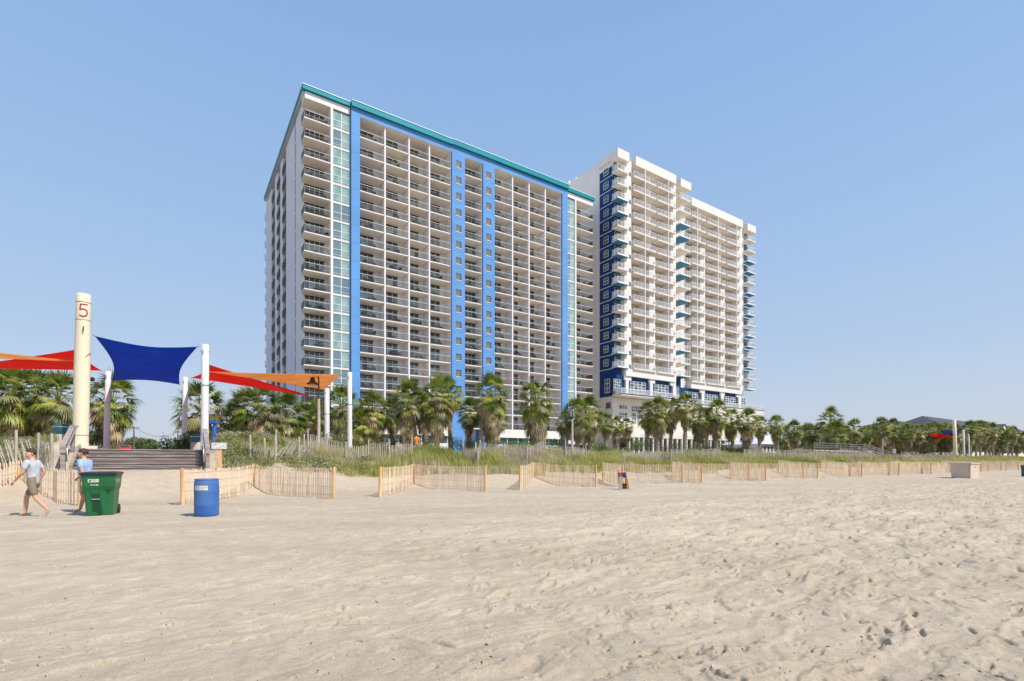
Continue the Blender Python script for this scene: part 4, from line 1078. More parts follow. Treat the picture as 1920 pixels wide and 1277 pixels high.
old_fence([OP(p, 29.6+.5*math.sin(p)) for p in range(1690, 1800, 16)], 'grey slat fence right of the beach stairs before the distant tall pole', 1.5, .2, [.0])
old_fence([OP(-60, 26.7), OP(-20, 26.6), OP(30, 26.8), OP(72, 27.0), OP(98, 26.0)], 'grey slat fence leaning left on the dune left of the steps', 1.15, .10, [-.22])

# ------------------------------------------------------------------ steps with handrails
def steps():
    u0, u1 = -3.28, 1.02; z0 = 1.08; N = 6; dz = .15; dv = .33; v0 = 25.75
    root = empty('wooden_steps', W3((u0+u1)/2, v0, z0), TH, 'wide weathered grey wooden steps climbing to the shaded plaza', 'steps')
    off = ((u0+u1)/2, v0, z0)
    for i in range(N):
        m = MB(off); v = v0+dv*i; z = z0+dz*(i+1)
        m.box(u0, u1, v-.03, v+dv*.48, z-.04, z, M['wood_deck']); m.box(u0, u1, v+dv*.52, v+dv+.0, z-.04, z, M['wood_deck'])
        m.box(u0+.01, u1-.01, v+.01, v+.045, z-dz+.015, z-.045, M['wood_deck'])
        m.build('step', root)
    for uu in (u0-.12, u1+.02):
        m = MB(off); m.hexa([(uu, v0-.1, z0-.4), (uu+.1, v0-.1, z0-.4), (uu+.1, v0+2.0, z0-.4), (uu, v0+2.0, z0-.4)],
                            [(uu, v0-.1, z0+.22), (uu+.1, v0-.1, z0+.22), (uu+.1, v0+2.0, z0+1.1), (uu, v0+2.0, z0+1.1)], M['wood_deck']); m.build('side_board', root)
    for s, uu in ((-1, u0-.28), (1, u1+.16)):
        m = MB(off)
        m.box(uu-.07, uu+.07, v0-.25, v0-.11, z0-.3, z0+.98, M['wood_deck']); m.box(uu-.07, uu+.07, v0+1.95, v0+2.09, z0-.1, z0+1.88, M['wood_deck'])
        m.hexa([(uu-.09, v0-.3, z0+.70), (uu+.09, v0-.3, z0+.70), (uu+.09, v0+2.1, z0+1.62), (uu-.09, v0+2.1, z0+1.62)],
               [(uu-.09, v0-.3, z0+.98), (uu+.09, v0-.3, z0+.98), (uu+.09, v0+2.1, z0+1.90), (uu-.09, v0+2.1, z0+1.90)], M['wood_deck'])
        o = m.build('handrail', root)
        m = MB(off); x = uu-s*.15
        m.tube([(x, v0-.35, z0+.35), (x, v0-.36, z0+.86), (x, v0-.1, z0+1.0), (x, v0+2.0, z0+1.86), (x, v0+2.25, z0+1.86)], .028, M['steel'], 10)
        m.build('grab_rail', root)
steps()

# ------------------------------------------------------------------ poles and sails
def pole(px, ytop, v, wpx, label, cat='pole', mt='pole_white', group='white poles that hold the shade sails', px_top=None, zbase=None):
    u = upx(px, v); k = FP/dist(px, v); R = wpx/k/2*math.cos(math.atan((px-960)/FP)); zb = gz(u, v)-.05 if zbase is None else zbase
    zt = zpx(px, ytop, v); lx = ((px_top or px)-px)/k
    root = empty('sail_pole', W3(u, v, zb), 0, label, cat, group)
    m = MB(); m.tube([(0, 0, -.3), (lx*.5, 0, (zt-zb)*.5), (lx, 0, zt-zb-.03), (lx, 0, zt-zb)], [R*1.08, R*1.03, R, R*.8], M[mt], 20); m.build('shaft', root)
    m = MB(); z = (zt-zb)-.35; m.tube([(lx-R-.1, 0, z), (lx+R+.1, 0, z)], .02, M['steel'], 8); m.box(lx-.03, lx+.03, -R-.06, -R, z-.1, z+.05, M['steel']); m.build('bracket', root)
    m = MB(); z = (zt-zb)*.62; m.lathe([(R+.0, z), (R+.035, z+.01), (R+.035, z+.06), (R+.0, z+.07)], (lx*.6, 0, 0), M['steel'], 16); m.box(lx*.6-R-.13, lx*.6-R-.03, -.06, .06, z-.05, z+.12, M['black']); m.build('floodlight', root)
    return W3(u, v, zt)+Vector((lx, 0, 0)), R
def big_pole():
    v = 30.0; px = 150.5; u = upx(px, v); k = FP/dist(px, v); zb = 1.9; R = 31.0/k/2*math.cos(math.atan((px-960)/FP)); zt = zpx(157, 553, v); H_ = zt-zb; lx = 6.5/k
    root = empty('marker_pole', W3(u, v, zb), 0, 'tall thick cream pole with a red numeral near its top', 'pole')
    m = MB(); prof = [(R*1.03, -.2), (R*1.03, H_*.5), (R*.96, H_*.86), (R*.95, H_-.06), (R*.88, H_)]
    vs = []; 
    m.tube([(lx*z/H_, 0, z) for _, z in prof]+[(lx, 0, H_+.03)], [r for r, _ in prof]+[R*.3], M['pole_cream'], 32); m.build('shaft', root)
    for py in (569, 602, 817):
        z = zpx(px, py, v)-zb; m = MB(); r0 = R*(1.035 if py > 700 else .968); m.lathe([(r0-.01, z), (r0+.006, z+.004), (r0+.006, z+.03), (r0-.01, z+.034)], (lx*z/H_, 0, 0), M['groove'], 32); m.build('joint_ring', root)
    m = MB(); s = R*1.45; m.box(-s, s, -s, s, -.5, .26, M['pole_cream']); m.build('base_block', root)
    # numeral 5, painted by hand, as short strokes lying on the shaft
    zc = zpx(px, 584.5, v)-zb; hgt = 23/k; x0 = lx*zc/H_; r0 = R*.968; face = math.atan2(-W3(u, v).y, -W3(u, v).x)
    pts = [(.34, .5), (-.22, .47), (-.27, .05), (.0, .12), (.27, .02), (.33, -.2), (.2, -.42), (-.06, -.5), (-.33, -.40)]
    m = MB(); fine = []
    for (a, b), (c, d) in zip(pts[:-1], pts[1:]):
        for t in range(5): fine.append((a+(c-a)*t/5, b+(d-b)*t/5))
    fine.append(pts[-1]); wd = .045
    def onp(x, z): ang = face+x*.78*hgt/r0; return (x0+(r0+.006)*math.cos(ang), (r0+.006)*math.sin(ang), zc+z*hgt)
    for i in range(len(fine)-1):
        (a, b), (c, d) = fine[i], fine[i+1]; dx, dz = c-a, d-b; L = math.hypot(dx, dz); nx_, nz_ = -dz/L*wd*1.3, dx/L*wd*1.3; ex, ez = dx/L*.02, dz/L*.02
        m.add([onp(a-nx_-ex, b-nz_-ez), onp(c-nx_+ex, d-nz_+ez), onp(c+nx_+ex, d+nz_+ez), onp(a+nx_-ex, b+nz_-ez)], [(0, 1, 2, 3)], M['red_paint'])
    m.build('numeral', root)
    z = zpx(px, 620, v)-zb; ang = face; c = (x0+r0*math.cos(ang), r0*math.sin(ang))
    m = MB(); m.tube([(c[0], c[1], z+.13), (c[0]+.09*math.cos(ang), c[1]+.09*math.sin(ang), z+.1), (c[0]+.10*math.cos(ang), c[1]+.1*math.sin(ang), z-.06), (c[0]+.03*math.cos(ang), c[1]+.03*math.sin(ang), z-.11)], .02, M['black'], 8); m.build('hook', root)
    m = MB(); z = zpx(px, 709, v)-zb; ang = face+1.9; m.lathe([(.02, -.1), (.09, -.06), (.10, .05), (.02, .1)], (x0*.6+(R+.09)*math.cos(ang), (R+.09)*math.sin(ang), z), M['black'], 10); m.build('floodlight', root)
    return W3(u, v, zt)
big_pole()
pole(383.5, 646, 30, 14.5, 'thick white sail pole at the right end of the steps', px_top=385, zbase=1.85)
pole(199, 696, 41, 11.5, 'slim pole left over the steps carrying the low corner of the blue sail', px_top=203)
pole(345.5, 707, 46.5, 10, 'slim pole right over the steps behind the thick white one', px_top=347.5)
pole(655.5, 698, 36, 9, 'rightmost white sail pole with the point of the tan sail')
pole(613, 728, 46.5, 9.5, 'white sail pole between the bell lamp and the rightmost one')
def P3(px, py, v): p = W3(upx(px, v), v); return Vector((p.x, p.y, zpx(px, py, v)))
def bow(a, b, cen, s, t): 
    p = a.lerp(b, t); return p+(cen-p)*s*4*t*(1-t)
def sail(name, cs, mt, label, sag=.16, n=14, strap=True):
    cen = sum(cs, Vector())/len(cs); m = MB(tuple(cs[0])); V = []; F = []
    if len(cs) == 4:
        A, B, C_, D = cs
        for i in range(n+1):
            for j in range(n+1):
                s, t = i/n, j/n
                top = bow(A, B, cen, sag, s); bot = bow(D, C_, cen, sag, s); lf = bow(A, D, cen, sag, t); rt = bow(B, C_, cen, sag, t)
                p = top*(1-t)+bot*t+lf*(1-s)+rt*s-(A*(1-s)*(1-t)+B*s*(1-t)+D*(1-s)*t+C_*s*t); V.append(tuple(p))
        for i in range(n):
            for j in range(n): a = i*(n+1)+j; F.append((a, a+n+1, a+n+2, a+1))
    else:
        A, B, C_ = cs
        for i in range(n+1):
            for j in range(n+1):
                s, t = i/n, j/n; e = bow(B, C_, cen, sag, t); q1 = bow(A, B, cen, sag, s); q2 = bow(A, C_, cen, sag, s)
                lin = A.lerp(e, s); edge = (q1-A.lerp(B, s))*(1-t)+(q2-A.lerp(C_, s))*t; V.append(tuple(lin+edge))
        for i in range(n):
            for j in range(n): a = i*(n+1)+j; F.append((a, a+n+1, a+n+2, a+1))
    root = empty('shade_sail', cs[0], 0, label, 'shade sail')
    m.add(V, F, M[mt], True); o = m.build('cloth', root)
    md = o.modifiers.new('thick', 'SOLIDIFY'); md.thickness = .012
    w = MB(tuple(cs[0]))
    for c in cs: d = (c-cen).normalized(); w.tube([c-d*.12, c+d*.30], [.03, .012], M['steel'], 6)
    w.build('corner_strap', root)
sail('blue', [P3(178, 630, 29.3), P3(370, 650, 29.8), P3(337, 721, 45.8), P3(210, 713, 41.5)], 'sail_blue', 'royal blue four-cornered shade sail over the steps', .17)
sail('red', [P3(359, 708, 46.3), P3(393, 684, 31.5), P3(592, 745, 41)], 'sail_red', 'red shade sail right of the thick white sail pole', .07)
sail('tan', [P3(391, 697, 30.5), P3(643, 702, 36), P3(609, 731, 46)], 'sail_tan', 'tan shade sail pointing to the rightmost white sail pole', .06)
sail('red', [P3(190, 695, 41), P3(143, 656, 31.2), P3(-90, 690, 46)], 'sail_red', 'red shade sail at the left edge behind the numbered pole', .05)
sail('tan', [P3(146, 678, 30.8), P3(-90, 652, 36), P3(-90, 669, 46)], 'sail_tan', 'narrow tan shade sail at the left edge above the red one', .02)
pole(-92, 640, 36, 10, 'outermost white sail pole beyond the left edge'); pole(-96, 660, 46.5, 10, 'rear white sail pole beyond the left edge')
pole(598, 738, 41, 4, 'thin pole behind the bell lamp at the tip of the red sail')
# distant set at the right
def far_pole(px0, px1, yt, v, w, label, mt='pole_white'): return pole(px0, yt, v, w, label, mt=mt, group=None, px_top=px1)
far_pole(1792, 1789, 787, 33, 7.5, 'thick distant cream pole above the tan storage box', 'pole_cream')
far_pole(1808, 1806, 806, 33.5, 4.6, 'distant white pole right of the thick distant one'); far_pole(1817.5, 1816, 814, 40, 3.2, 'slimmer distant white pole, rightmost of three')
sail('dr', [P3(1743, 814, 44), P3(1762, 812, 36), P3(1787, 818, 34), P3(1757, 825, 50)], 'sail_red', 'distant red shade sail between far palms', .08)
sail('db', [P3(1760, 808, 36), P3(1806, 806, 34), P3(1800, 812, 46), P3(1765, 811, 46)], 'sail_blue', 'distant blue shade sail beside the thick distant pole', .08)
sail('dt', [P3(1776, 821, 36), P3(1808, 816, 35), P3(1795, 820, 46)], 'sail_tan', 'distant pale tan shade sail below the blue one', .08)

# ------------------------------------------------------------------ lamps
def bell_lamp(px, ytop, v, side, label):
    u = upx(px, v); zb = gz(u, v)-.05; zt = zpx(px, ytop, v); H_ = zt-zb
    root = empty('street_lamp', W3(u, v, zb), 0, label, 'street lamp', 'bell-shaped street lamps along the promenade')
    m = MB(); m.lathe([(.13, -.2), (.12, .5), (.095, H_*.7)], (0, 0, 0), M['concrete'], 14); m.build('post', root)
    m = MB(); m.tube([(0, 0, H_*.7), (0, 0, H_*.80), (0, 0, H_-.45), (side*.03, 0, H_-.2), (side*.14, 0, H_-.04), (side*.3, 0, H_), (side*.42, 0, H_-.08)], [.07, .055, .05, .05, .045, .04, .035], M['lamp_dk'], 10)
    m.lathe([(.10, H_*.7-.02), (.12, H_*.7+.02), (.10, H_*.7+.08)], (0, 0, 0), M['lamp_dk'], 12); m.tube([(0, 0, H_*.78), (side*.22, 0, H_*.78)], .02, M['lamp_dk'], 6); m.build('arm', root)
    c = (side*.42, 0, H_)
    m = MB(); m.lathe([(.05, -.05), (.09, -.10), (.10, -.2), (.13, -.3), (.16, -.42), (.20, -.55), (.28, -.64), (.37, -.70), (.38, -.76), (.33, -.75), (.2, -.6)], c, M['lamp_dk'], 20)
    o = m.build('bell_shade', root); m = MB(); m.lathe([(.0, -.86), (.13, -.83), (.2, -.74), (.2, -.66)], c, M['frost'], 14); m.build('bulb', root)
bell_lamp(597.5, 700, 36, -1, 'dark bell-shaped street lamp hanging before the tan sail')
bell_lamp(1073, 755, 38, -1, 'dark bell-shaped street lamp between the hotel and the white tower')
bell_lamp(1537.5, 792, 42, -1, 'lamp on a pale post half hidden by the highest palm clump at the right')
bell_lamp(1655, 806, 42, -1, 'lamp on a slim pale post right of the beach stairs')

# ------------------------------------------------------------------ signs, bins and odd furniture near the steps
def sign(px, y0, y1, wpx, v, label, postm='wood_post', pw=.09, zg=None, col='label'):
    u = upx(px, v); k = FP/dist(px, v); zb = gz(u, v) if zg is None else zg; w = wpx/k/2
    root = empty('sign', W3(u, v, zb), -math.atan2(W3(u, v).x, W3(u, v).y)*.6, label, 'sign')
    z1, z0 = zpx(px, y0, v)-zb, zpx(px, y1, v)-zb
    m = MB(); m.box(-w, w, -.03, .0, z0, z1, M[col]); m.build('board', root)
    m = MB(); m.box(-pw, pw, .002, pw*1.6, -.3, z1-.03, M[postm]); m.build('post', root)
sign(411, 830, 842, 25, 25.6, 'blank white sign on an orange post right of the steps', pw=.085)
sign(213, 807, 821, 12, 60, 'back of a grey road sign right of the left slim pole', 'util', .05, 1.9, 'concrete')
sign(1677, 842, 850, 5, 31, 'small white sign at the foot of the beach stairs', 'pole_white', .04)
def simple(name, label, cat, loc, rz, parts, group=None):
    root = empty(name, loc, rz, label, cat, group)
    for nm, m in parts: m.build(nm, root)
    return root
def litter_bin(px, v, label, zg=None, s=1.0):
    u = upx(px, v); zb = gz(u, v) if zg is None else zg
    a = MB(); a.lathe([(.36*s, -.2), (.38*s, .1), (.38*s, .62*s), (.34*s, .64*s)], (0, 0, 0), M['concrete'], 20)
    b = MB(); b.lathe([(.40*s, .64*s), (.41*s, .95*s), (.38*s, 1.04*s), (.2*s, 1.10*s), (.0, 1.11*s)], (0, 0, 0), M['teal_bin'], 20)
    b.lathe([(.42*s, .93*s), (.425*s, .95*s), (.42*s, .97*s)], (0, 0, 0), M['steel'], 20)
    simple('litter_bin', label, 'bin', W3(u, v, zb), 0, [('body', a), ('lid', b)], 'teal-lidded litter bins')
litter_bin(120, 31.5, 'round teal-lidded bin left of the numbered cream pole', 2.1); litter_bin(371, 36, 'round teal-lidded bin behind the thick white sail pole', 1.96)
a = MB(); a.tube([(0, 0, -.4), (0, 0, 1.5)], .115, M['bluepost'], 14); b = MB(); b.box(-.16, .16, -.2, .14, 1.38, 1.52, M['bluepost']); b.tube([(0, -.18, 1.3), (0, -.26, 1.22)], .03, M['steel'], 8)
u = upx(402, 33); simple('shower_post', 'bright blue shower post right of the thick white sail pole', 'shower', W3(u, 33, zpx(402, 790, 33)-1.5), 0, [('column', a), ('shower_head', b)])

# barrel
def barrel():
    p = gpx(387.5, 965, .10); root = empty('barrel', (p.x, p.y, gz_xy(p.x, p.y)+.0), 0, 'blue plastic drum with a white label standing on the sand', 'barrel')
    R = .285; m = MB(); H_ = .97
    prof = [(R*.90, 0), (R*.96, .015), (R*.985, .08), (R*.985, .27), (R*1.01, .30), (R*.985, .33), (R*.99, .60), (R*1.012, .635), (R*.99, .67), (R*.985, .86), (R*.96, .91), (R*.93, .935), (R*.955, .945), (R*.955, H_), (R*.91, H_), (R*.90, .94), (0, .935)]
    m.lathe(prof, (0, 0, 0), M['barrel'], 40); m.build('drum', root)
    m = MB(); f = math.atan2(-p.y, -p.x); r0 = R*1.0
    def patch(a0, a1, z0, z1, r1, mt, n=6):
        for i in range(n):
            b0 = f+a0+(a1-a0)*i/n; b1 = f+a0+(a1-a0)*(i+1)/n
            m.add([(r1*math.cos(b0), r1*math.sin(b0), z0), (r1*math.cos(b1), r1*math.sin(b1), z0), (r1*math.cos(b1), r1*math.sin(b1), z1), (r1*math.cos(b0), r1*math.sin(b0), z1)], [(0, 1, 2, 3)], mt)
    patch(-1.02, .10, .655+.03, .80, R*1.0+.002, M['label']); o = m.build('label', root)
    m = MB()
    for i, (a, b) in enumerate([(-.94, -.80), (-.76, -.62), (-.58, -.50), (-.38, -.24), (-.20, -.08), (-.04, .04)]): patch(a, b, .735, .765, R+.004, M['concrete'], 2)
    m.build('print', o)
barrel()

# wheeled bin
def wheelie():
    p = gpx(171, 966, .09); rz = math.radians(27)
    root = empty('wheeled_bin', (p.x, p.y+.35, gz_xy(p.x, p.y+.35)), rz, 'green wheeled refuse bin with a black lid on the sand before the steps', 'bin'); root.scale = (.90, .90, 1.0)
    def ring(w, d, z, c=.07, y0=0):
        pts = []; 
        for sx, sy, a0 in ((1, 1, 0), (-1, 1, 90), (-1, -1, 180), (1, -1, 270)):
            for k in range(4): a = math.radians(a0+30*k); pts.append((sx*(w-c)+c*math.cos(a), sy*(d-c)+c*math.sin(a)+y0, z))
        return pts
    m = MB(); rings = [ring(.29, .33, 0, .06), ring(.31, .35, .05), ring(.345, .39, .66), ring(.37, .41, .72), ring(.375, .43, .78), ring(.39, .455, 1.02), ring(.405, .47, 1.03), ring(.405, .47, 1.07)]
    vs = [q for r in rings for q in r]; n = 16; fs = []
    for i in range(len(rings)-1):
        for k in range(n): fs.append((i*n+k, i*n+(k+1) % n, (i+1)*n+(k+1) % n, (i+1)*n+k))
    fs += [tuple(range(n-1, -1, -1)), tuple((len(rings)-1)*n+k for k in range(n))]
    m.add(vs, fs, M['bin_green']); 
    # swept bulge of the front lower left and shoulder gussets
    m.hexa([(-.17, -.40, .56), (-.02, -.40, .56), (-.02, -.36, .56), (-.17, -.36, .56)], [(-.19, -.425, .70), (.0, -.425, .70), (.0, -.38, .70), (-.19, -.38, .70)], M['bin_green'])
    body = m.build('body', root)
    m = MB(); m.hexa([(-.14, -.378, .16), (.05, -.378, .10), (.06, -.34, .10), (-.14, -.34, .16)], [(-.14, -.40, .60), (.015, -.40, .60), (.015, -.36, .60), (-.14, -.36, .60)], M['bin_recess'])  # raised darker panels paint the shade of a moulded recess
    m.hexa([(-.0, -.371, .02), (.09, -.371, .02), (.09, -.34, .02), (.0, -.34, .02)], [(-.06, -.394, .38), (.04, -.394, .38), (.04, -.36, .38), (-.06, -.36, .38)], M['bin_recess'])
    m.add([(.14, -.403, .70), (.31, -.403, .70), (.23, -.399, .58)], [(0, 2, 1)], M['bin_recess'])
    m.build('recess', root)
    m = MB(); m.tube([(-.15, -.41, .44), (.03, -.41, .44)], .013, M['steel'], 8); m.build('lift_bar', root)
    m = MB(); L = [ring(.44, .50, 1.075, .09), ring(.445, .51, 1.10, .09), ring(.40, .46, 1.135, .09), ring(.30, .34, 1.15, .09), ring(.1, .12, 1.155, .05)]
    vs = [q for r in L for q in r]; fs = []
    for i in range(len(L)-1):
        for k in range(n): fs.append((i*n+k, i*n+(k+1) % n, (i+1)*n+(k+1) % n, (i+1)*n+k))
    fs += [tuple(range(n-1, -1, -1)), tuple((len(L)-1)*n+k for k in range(n))]
    m.add(vs, fs, M['bin_lid']); m.tube([(-.3, .50, 1.08), (.3, .50, 1.08)], .022, M['bin_lid'], 8); m.build('lid', root)
    m = MB(); yf = lambda z: -(.43+(z-.78)/.24*.025)-.004
    m.add([(-.23, yf(.88), .88), (.02, yf(.88), .88), (.02, yf(.96), .96), (-.23, yf(.96), .96)], [(0, 1, 2, 3)], M['label'])
    for i, x in enumerate((-.20, -.13, -.09, -.03)): m.add([(x, yf(.90)-.003, .90+.01*(i % 2)), (x+.045, yf(.90)-.003, .90), (x+.045, yf(.94)-.003, .935), (x, yf(.94)-.003, .94)], [(0, 1, 2, 3)], M['concrete'] if i else M['bin_recess'])
    m.build('label', root)
    m = MB()
    for x in (-.17, -.13, -.09, -.05, -.02): m.add([(x, yf(.80), .795), (x+.024, yf(.80), .795), (x+.024, yf(.82), .825), (x, yf(.82), .825)], [(0, 1, 2, 3)], M['label'])
    m.build('print', root)
    m = MB(); xs = lambda z: (.375+(z-.78)/.24*.015)+.004    # worn white characters on the side
    for y, z0, z1 in ((-.34, .88, .99), (-.27, .85, .97), (-.19, .90, .96), (-.11, .86, .98), (-.03, .86, .98), (.05, .87, .98), (-.33, .81, .84)):
        m.add([(xs(z0), y, z0), (xs(z0), y+.05, z0+.01), (xs(z1), y+.045, z1), (xs(z1), y+.01, z1-.01)], [(0, 1, 2, 3)], M['label'])
    m.build('side_marking', root)
    for s in (-1, 1):
        m = MB(); vs = []; 
        m.tube([(s*.27, .39, .13), (s*.335, .39, .13)], .13, M['black'], 20); m.tube([(s*.33, .39, .13), (s*.343, .39, .13)], .06, M['bin_recess'], 12); m.build('wheel', root)
    m = MB(); m.tube([(-.28, .39, .13), (.28, .39, .13)], .012, M['steel'], 8); m.build('axle', root)
    return root
wb = wheelie()
p = gpx(1925, 893, .09)
a = MB(); a.lathe([(.28, 0), (.33, .05), (.36, .9), (.30, 1.0), (0, 1.02)], (0, 0, 0), M['teal_bin'], 20); b = MB(); b.lathe([(.38, .88), (.40, .93), (.38, 1.0), (0, 1.06)], (0, 0, 0), M['bin_green'], 20)
simple('trash_can', 'dark green trash can cut off by the right edge of the view', 'bin', (p.x, p.y, gz_xy(p.x, p.y)-.02), 0, [('body', a), ('lid', b)])

# storage box
def storage():
    p = gpx(1820, 897, .08); u, v = uv_of(p.x, p.y)
    root = empty('storage_box', W3(u, v, gz(u, v)-.02), TH, 'tan storage box with a flared side and pale lid standing before the far fences', 'storage box')
    m = MB(); m.hexa([(0, 0, 0), (2.1, 0, 0), (2.1, 1.15, 0), (0, 1.15, 0)], [(0, 0, 1.15), (2.1, 0, 1.15), (2.1, 1.25, 1.15), (0, 1.25, 1.15)], M['box_tan']); m.box(-.015, .0, .08, .14, .05, 1.1, M['concrete']); m.build('body', root)
    m = MB(); m.box(-.05, 2.2, -.06, 1.36, 1.152, 1.24, M['box_tan']); m.build('lid', root)
    m = MB(); m.box(.9, 1.15, -.03, -.001, .9, 1.0, M['steel']); m.build('latch', root)
storage()

# wooden rack of folded beach chairs
def rack():
    p = gpx(1168, 918, .06); root = empty('chair_rack', (p.x, p.y, gz_xy(p.x, p.y)), -.2, 'wooden rack holding folded beach gear between two slat fences', 'rack')
    def board(x0, x1, y, w, h, mt, nm, z0=0, t=.03):
        m = MB(); m.hexa([(x0-w, y-t, z0), (x0+w, y-t, z0), (x0+w, y+t, z0), (x0-w, y+t, z0)], [(x1-w, y-t, h), (x1+w, y-t, h), (x1+w, y+t, h), (x1-w, y+t, h)], mt); m.build(nm, root)
    board(-.16, -.25, -.12, .035, .96, M['wood_old'], 'leg'); board(-.17, -.13, -.16, .055, .76, M['concrete'], 'leg'); board(.28, .12, -.12, .035, .86, M['orange_wood'], 'leg'); board(.20, .08, .2, .035, .86, M['orange_wood'], 'leg'); board(-.12, -.2, .2, .035, .9, M['wood_old'], 'leg')
    m = MB(); m.box(-.22, .16, -.16, -.10, .72, .80, M['wood_old']); m.box(-.2, .14, .17, .23, .72, .80, M['wood_old']); m.build('crossbar', root)
    m = MB(); m.box(-.2, .26, -.2, .22, .0, .045, M['concrete']); m.build('base_plank', root)
def gear():
    p = gpx(1168, 918, .06); z = gz_xy(p.x, p.y)
    m = MB(); m.hexa([(-.03, -.16, .05), (.17, -.16, .05), (.17, .1, .05), (-.03, .1, .05)], [(-.02, -.14, .30), (.16, -.14, .30), (.15, .08, .30), (-.01, .08, .30)], M['black'])
    m.tube([(0, -.1, .30), (.03, -.12, .40), (.11, -.12, .40), (.14, -.1, .30)], .012, M['black'], 6); m.box(.0, .12, -.17, -.161, .12, .2, M['rail_dk'])
    tag(m.build('bag', None, (p.x, p.y, z), -.2), 'black bag sitting at the bottom of the wooden rack', 'bag')
    def cloth(x0, x1, zt, dz, mt, name, label):
        m = MB(); n = 8; V = []; F = []
        for i in range(n+1):
            x = x0+(x1-x0)*i/n
            for y, z_ in ((-.195, zt-dz+.03*math.sin(i*1.7)), (-.19+.012*math.sin(i*2.3), zt-dz*.5), (-.17, zt), (-.09, zt+.01), (-.07, zt-dz*.4)): V.append((x, y, z_))
        for i in range(n):
            for j in range(4): a = i*5+j; F.append((a, a+5, a+6, a+1))
        m.add(V, F, mt, True); o = m.build(name, None, (p.x, p.y, z), -.2); md = o.modifiers.new('t', 'SOLIDIFY'); md.thickness = .012; tag(o, label, 'towel', 'towels on the wooden rack')
    cloth(-.21, -.0, .83, .16, mat('dark_red_towel', (.30, .05, .06), .9, .2, 9, .1), 'towel', 'dark red towel draped over the left of the wooden rack')
    cloth(.0, .13, .83, .24, mat('navy_towel', (.02, .05, .22), .9, .2, 9, .1), 'towel', 'navy towel draped over the right of the wooden rack')
rack(); gear()

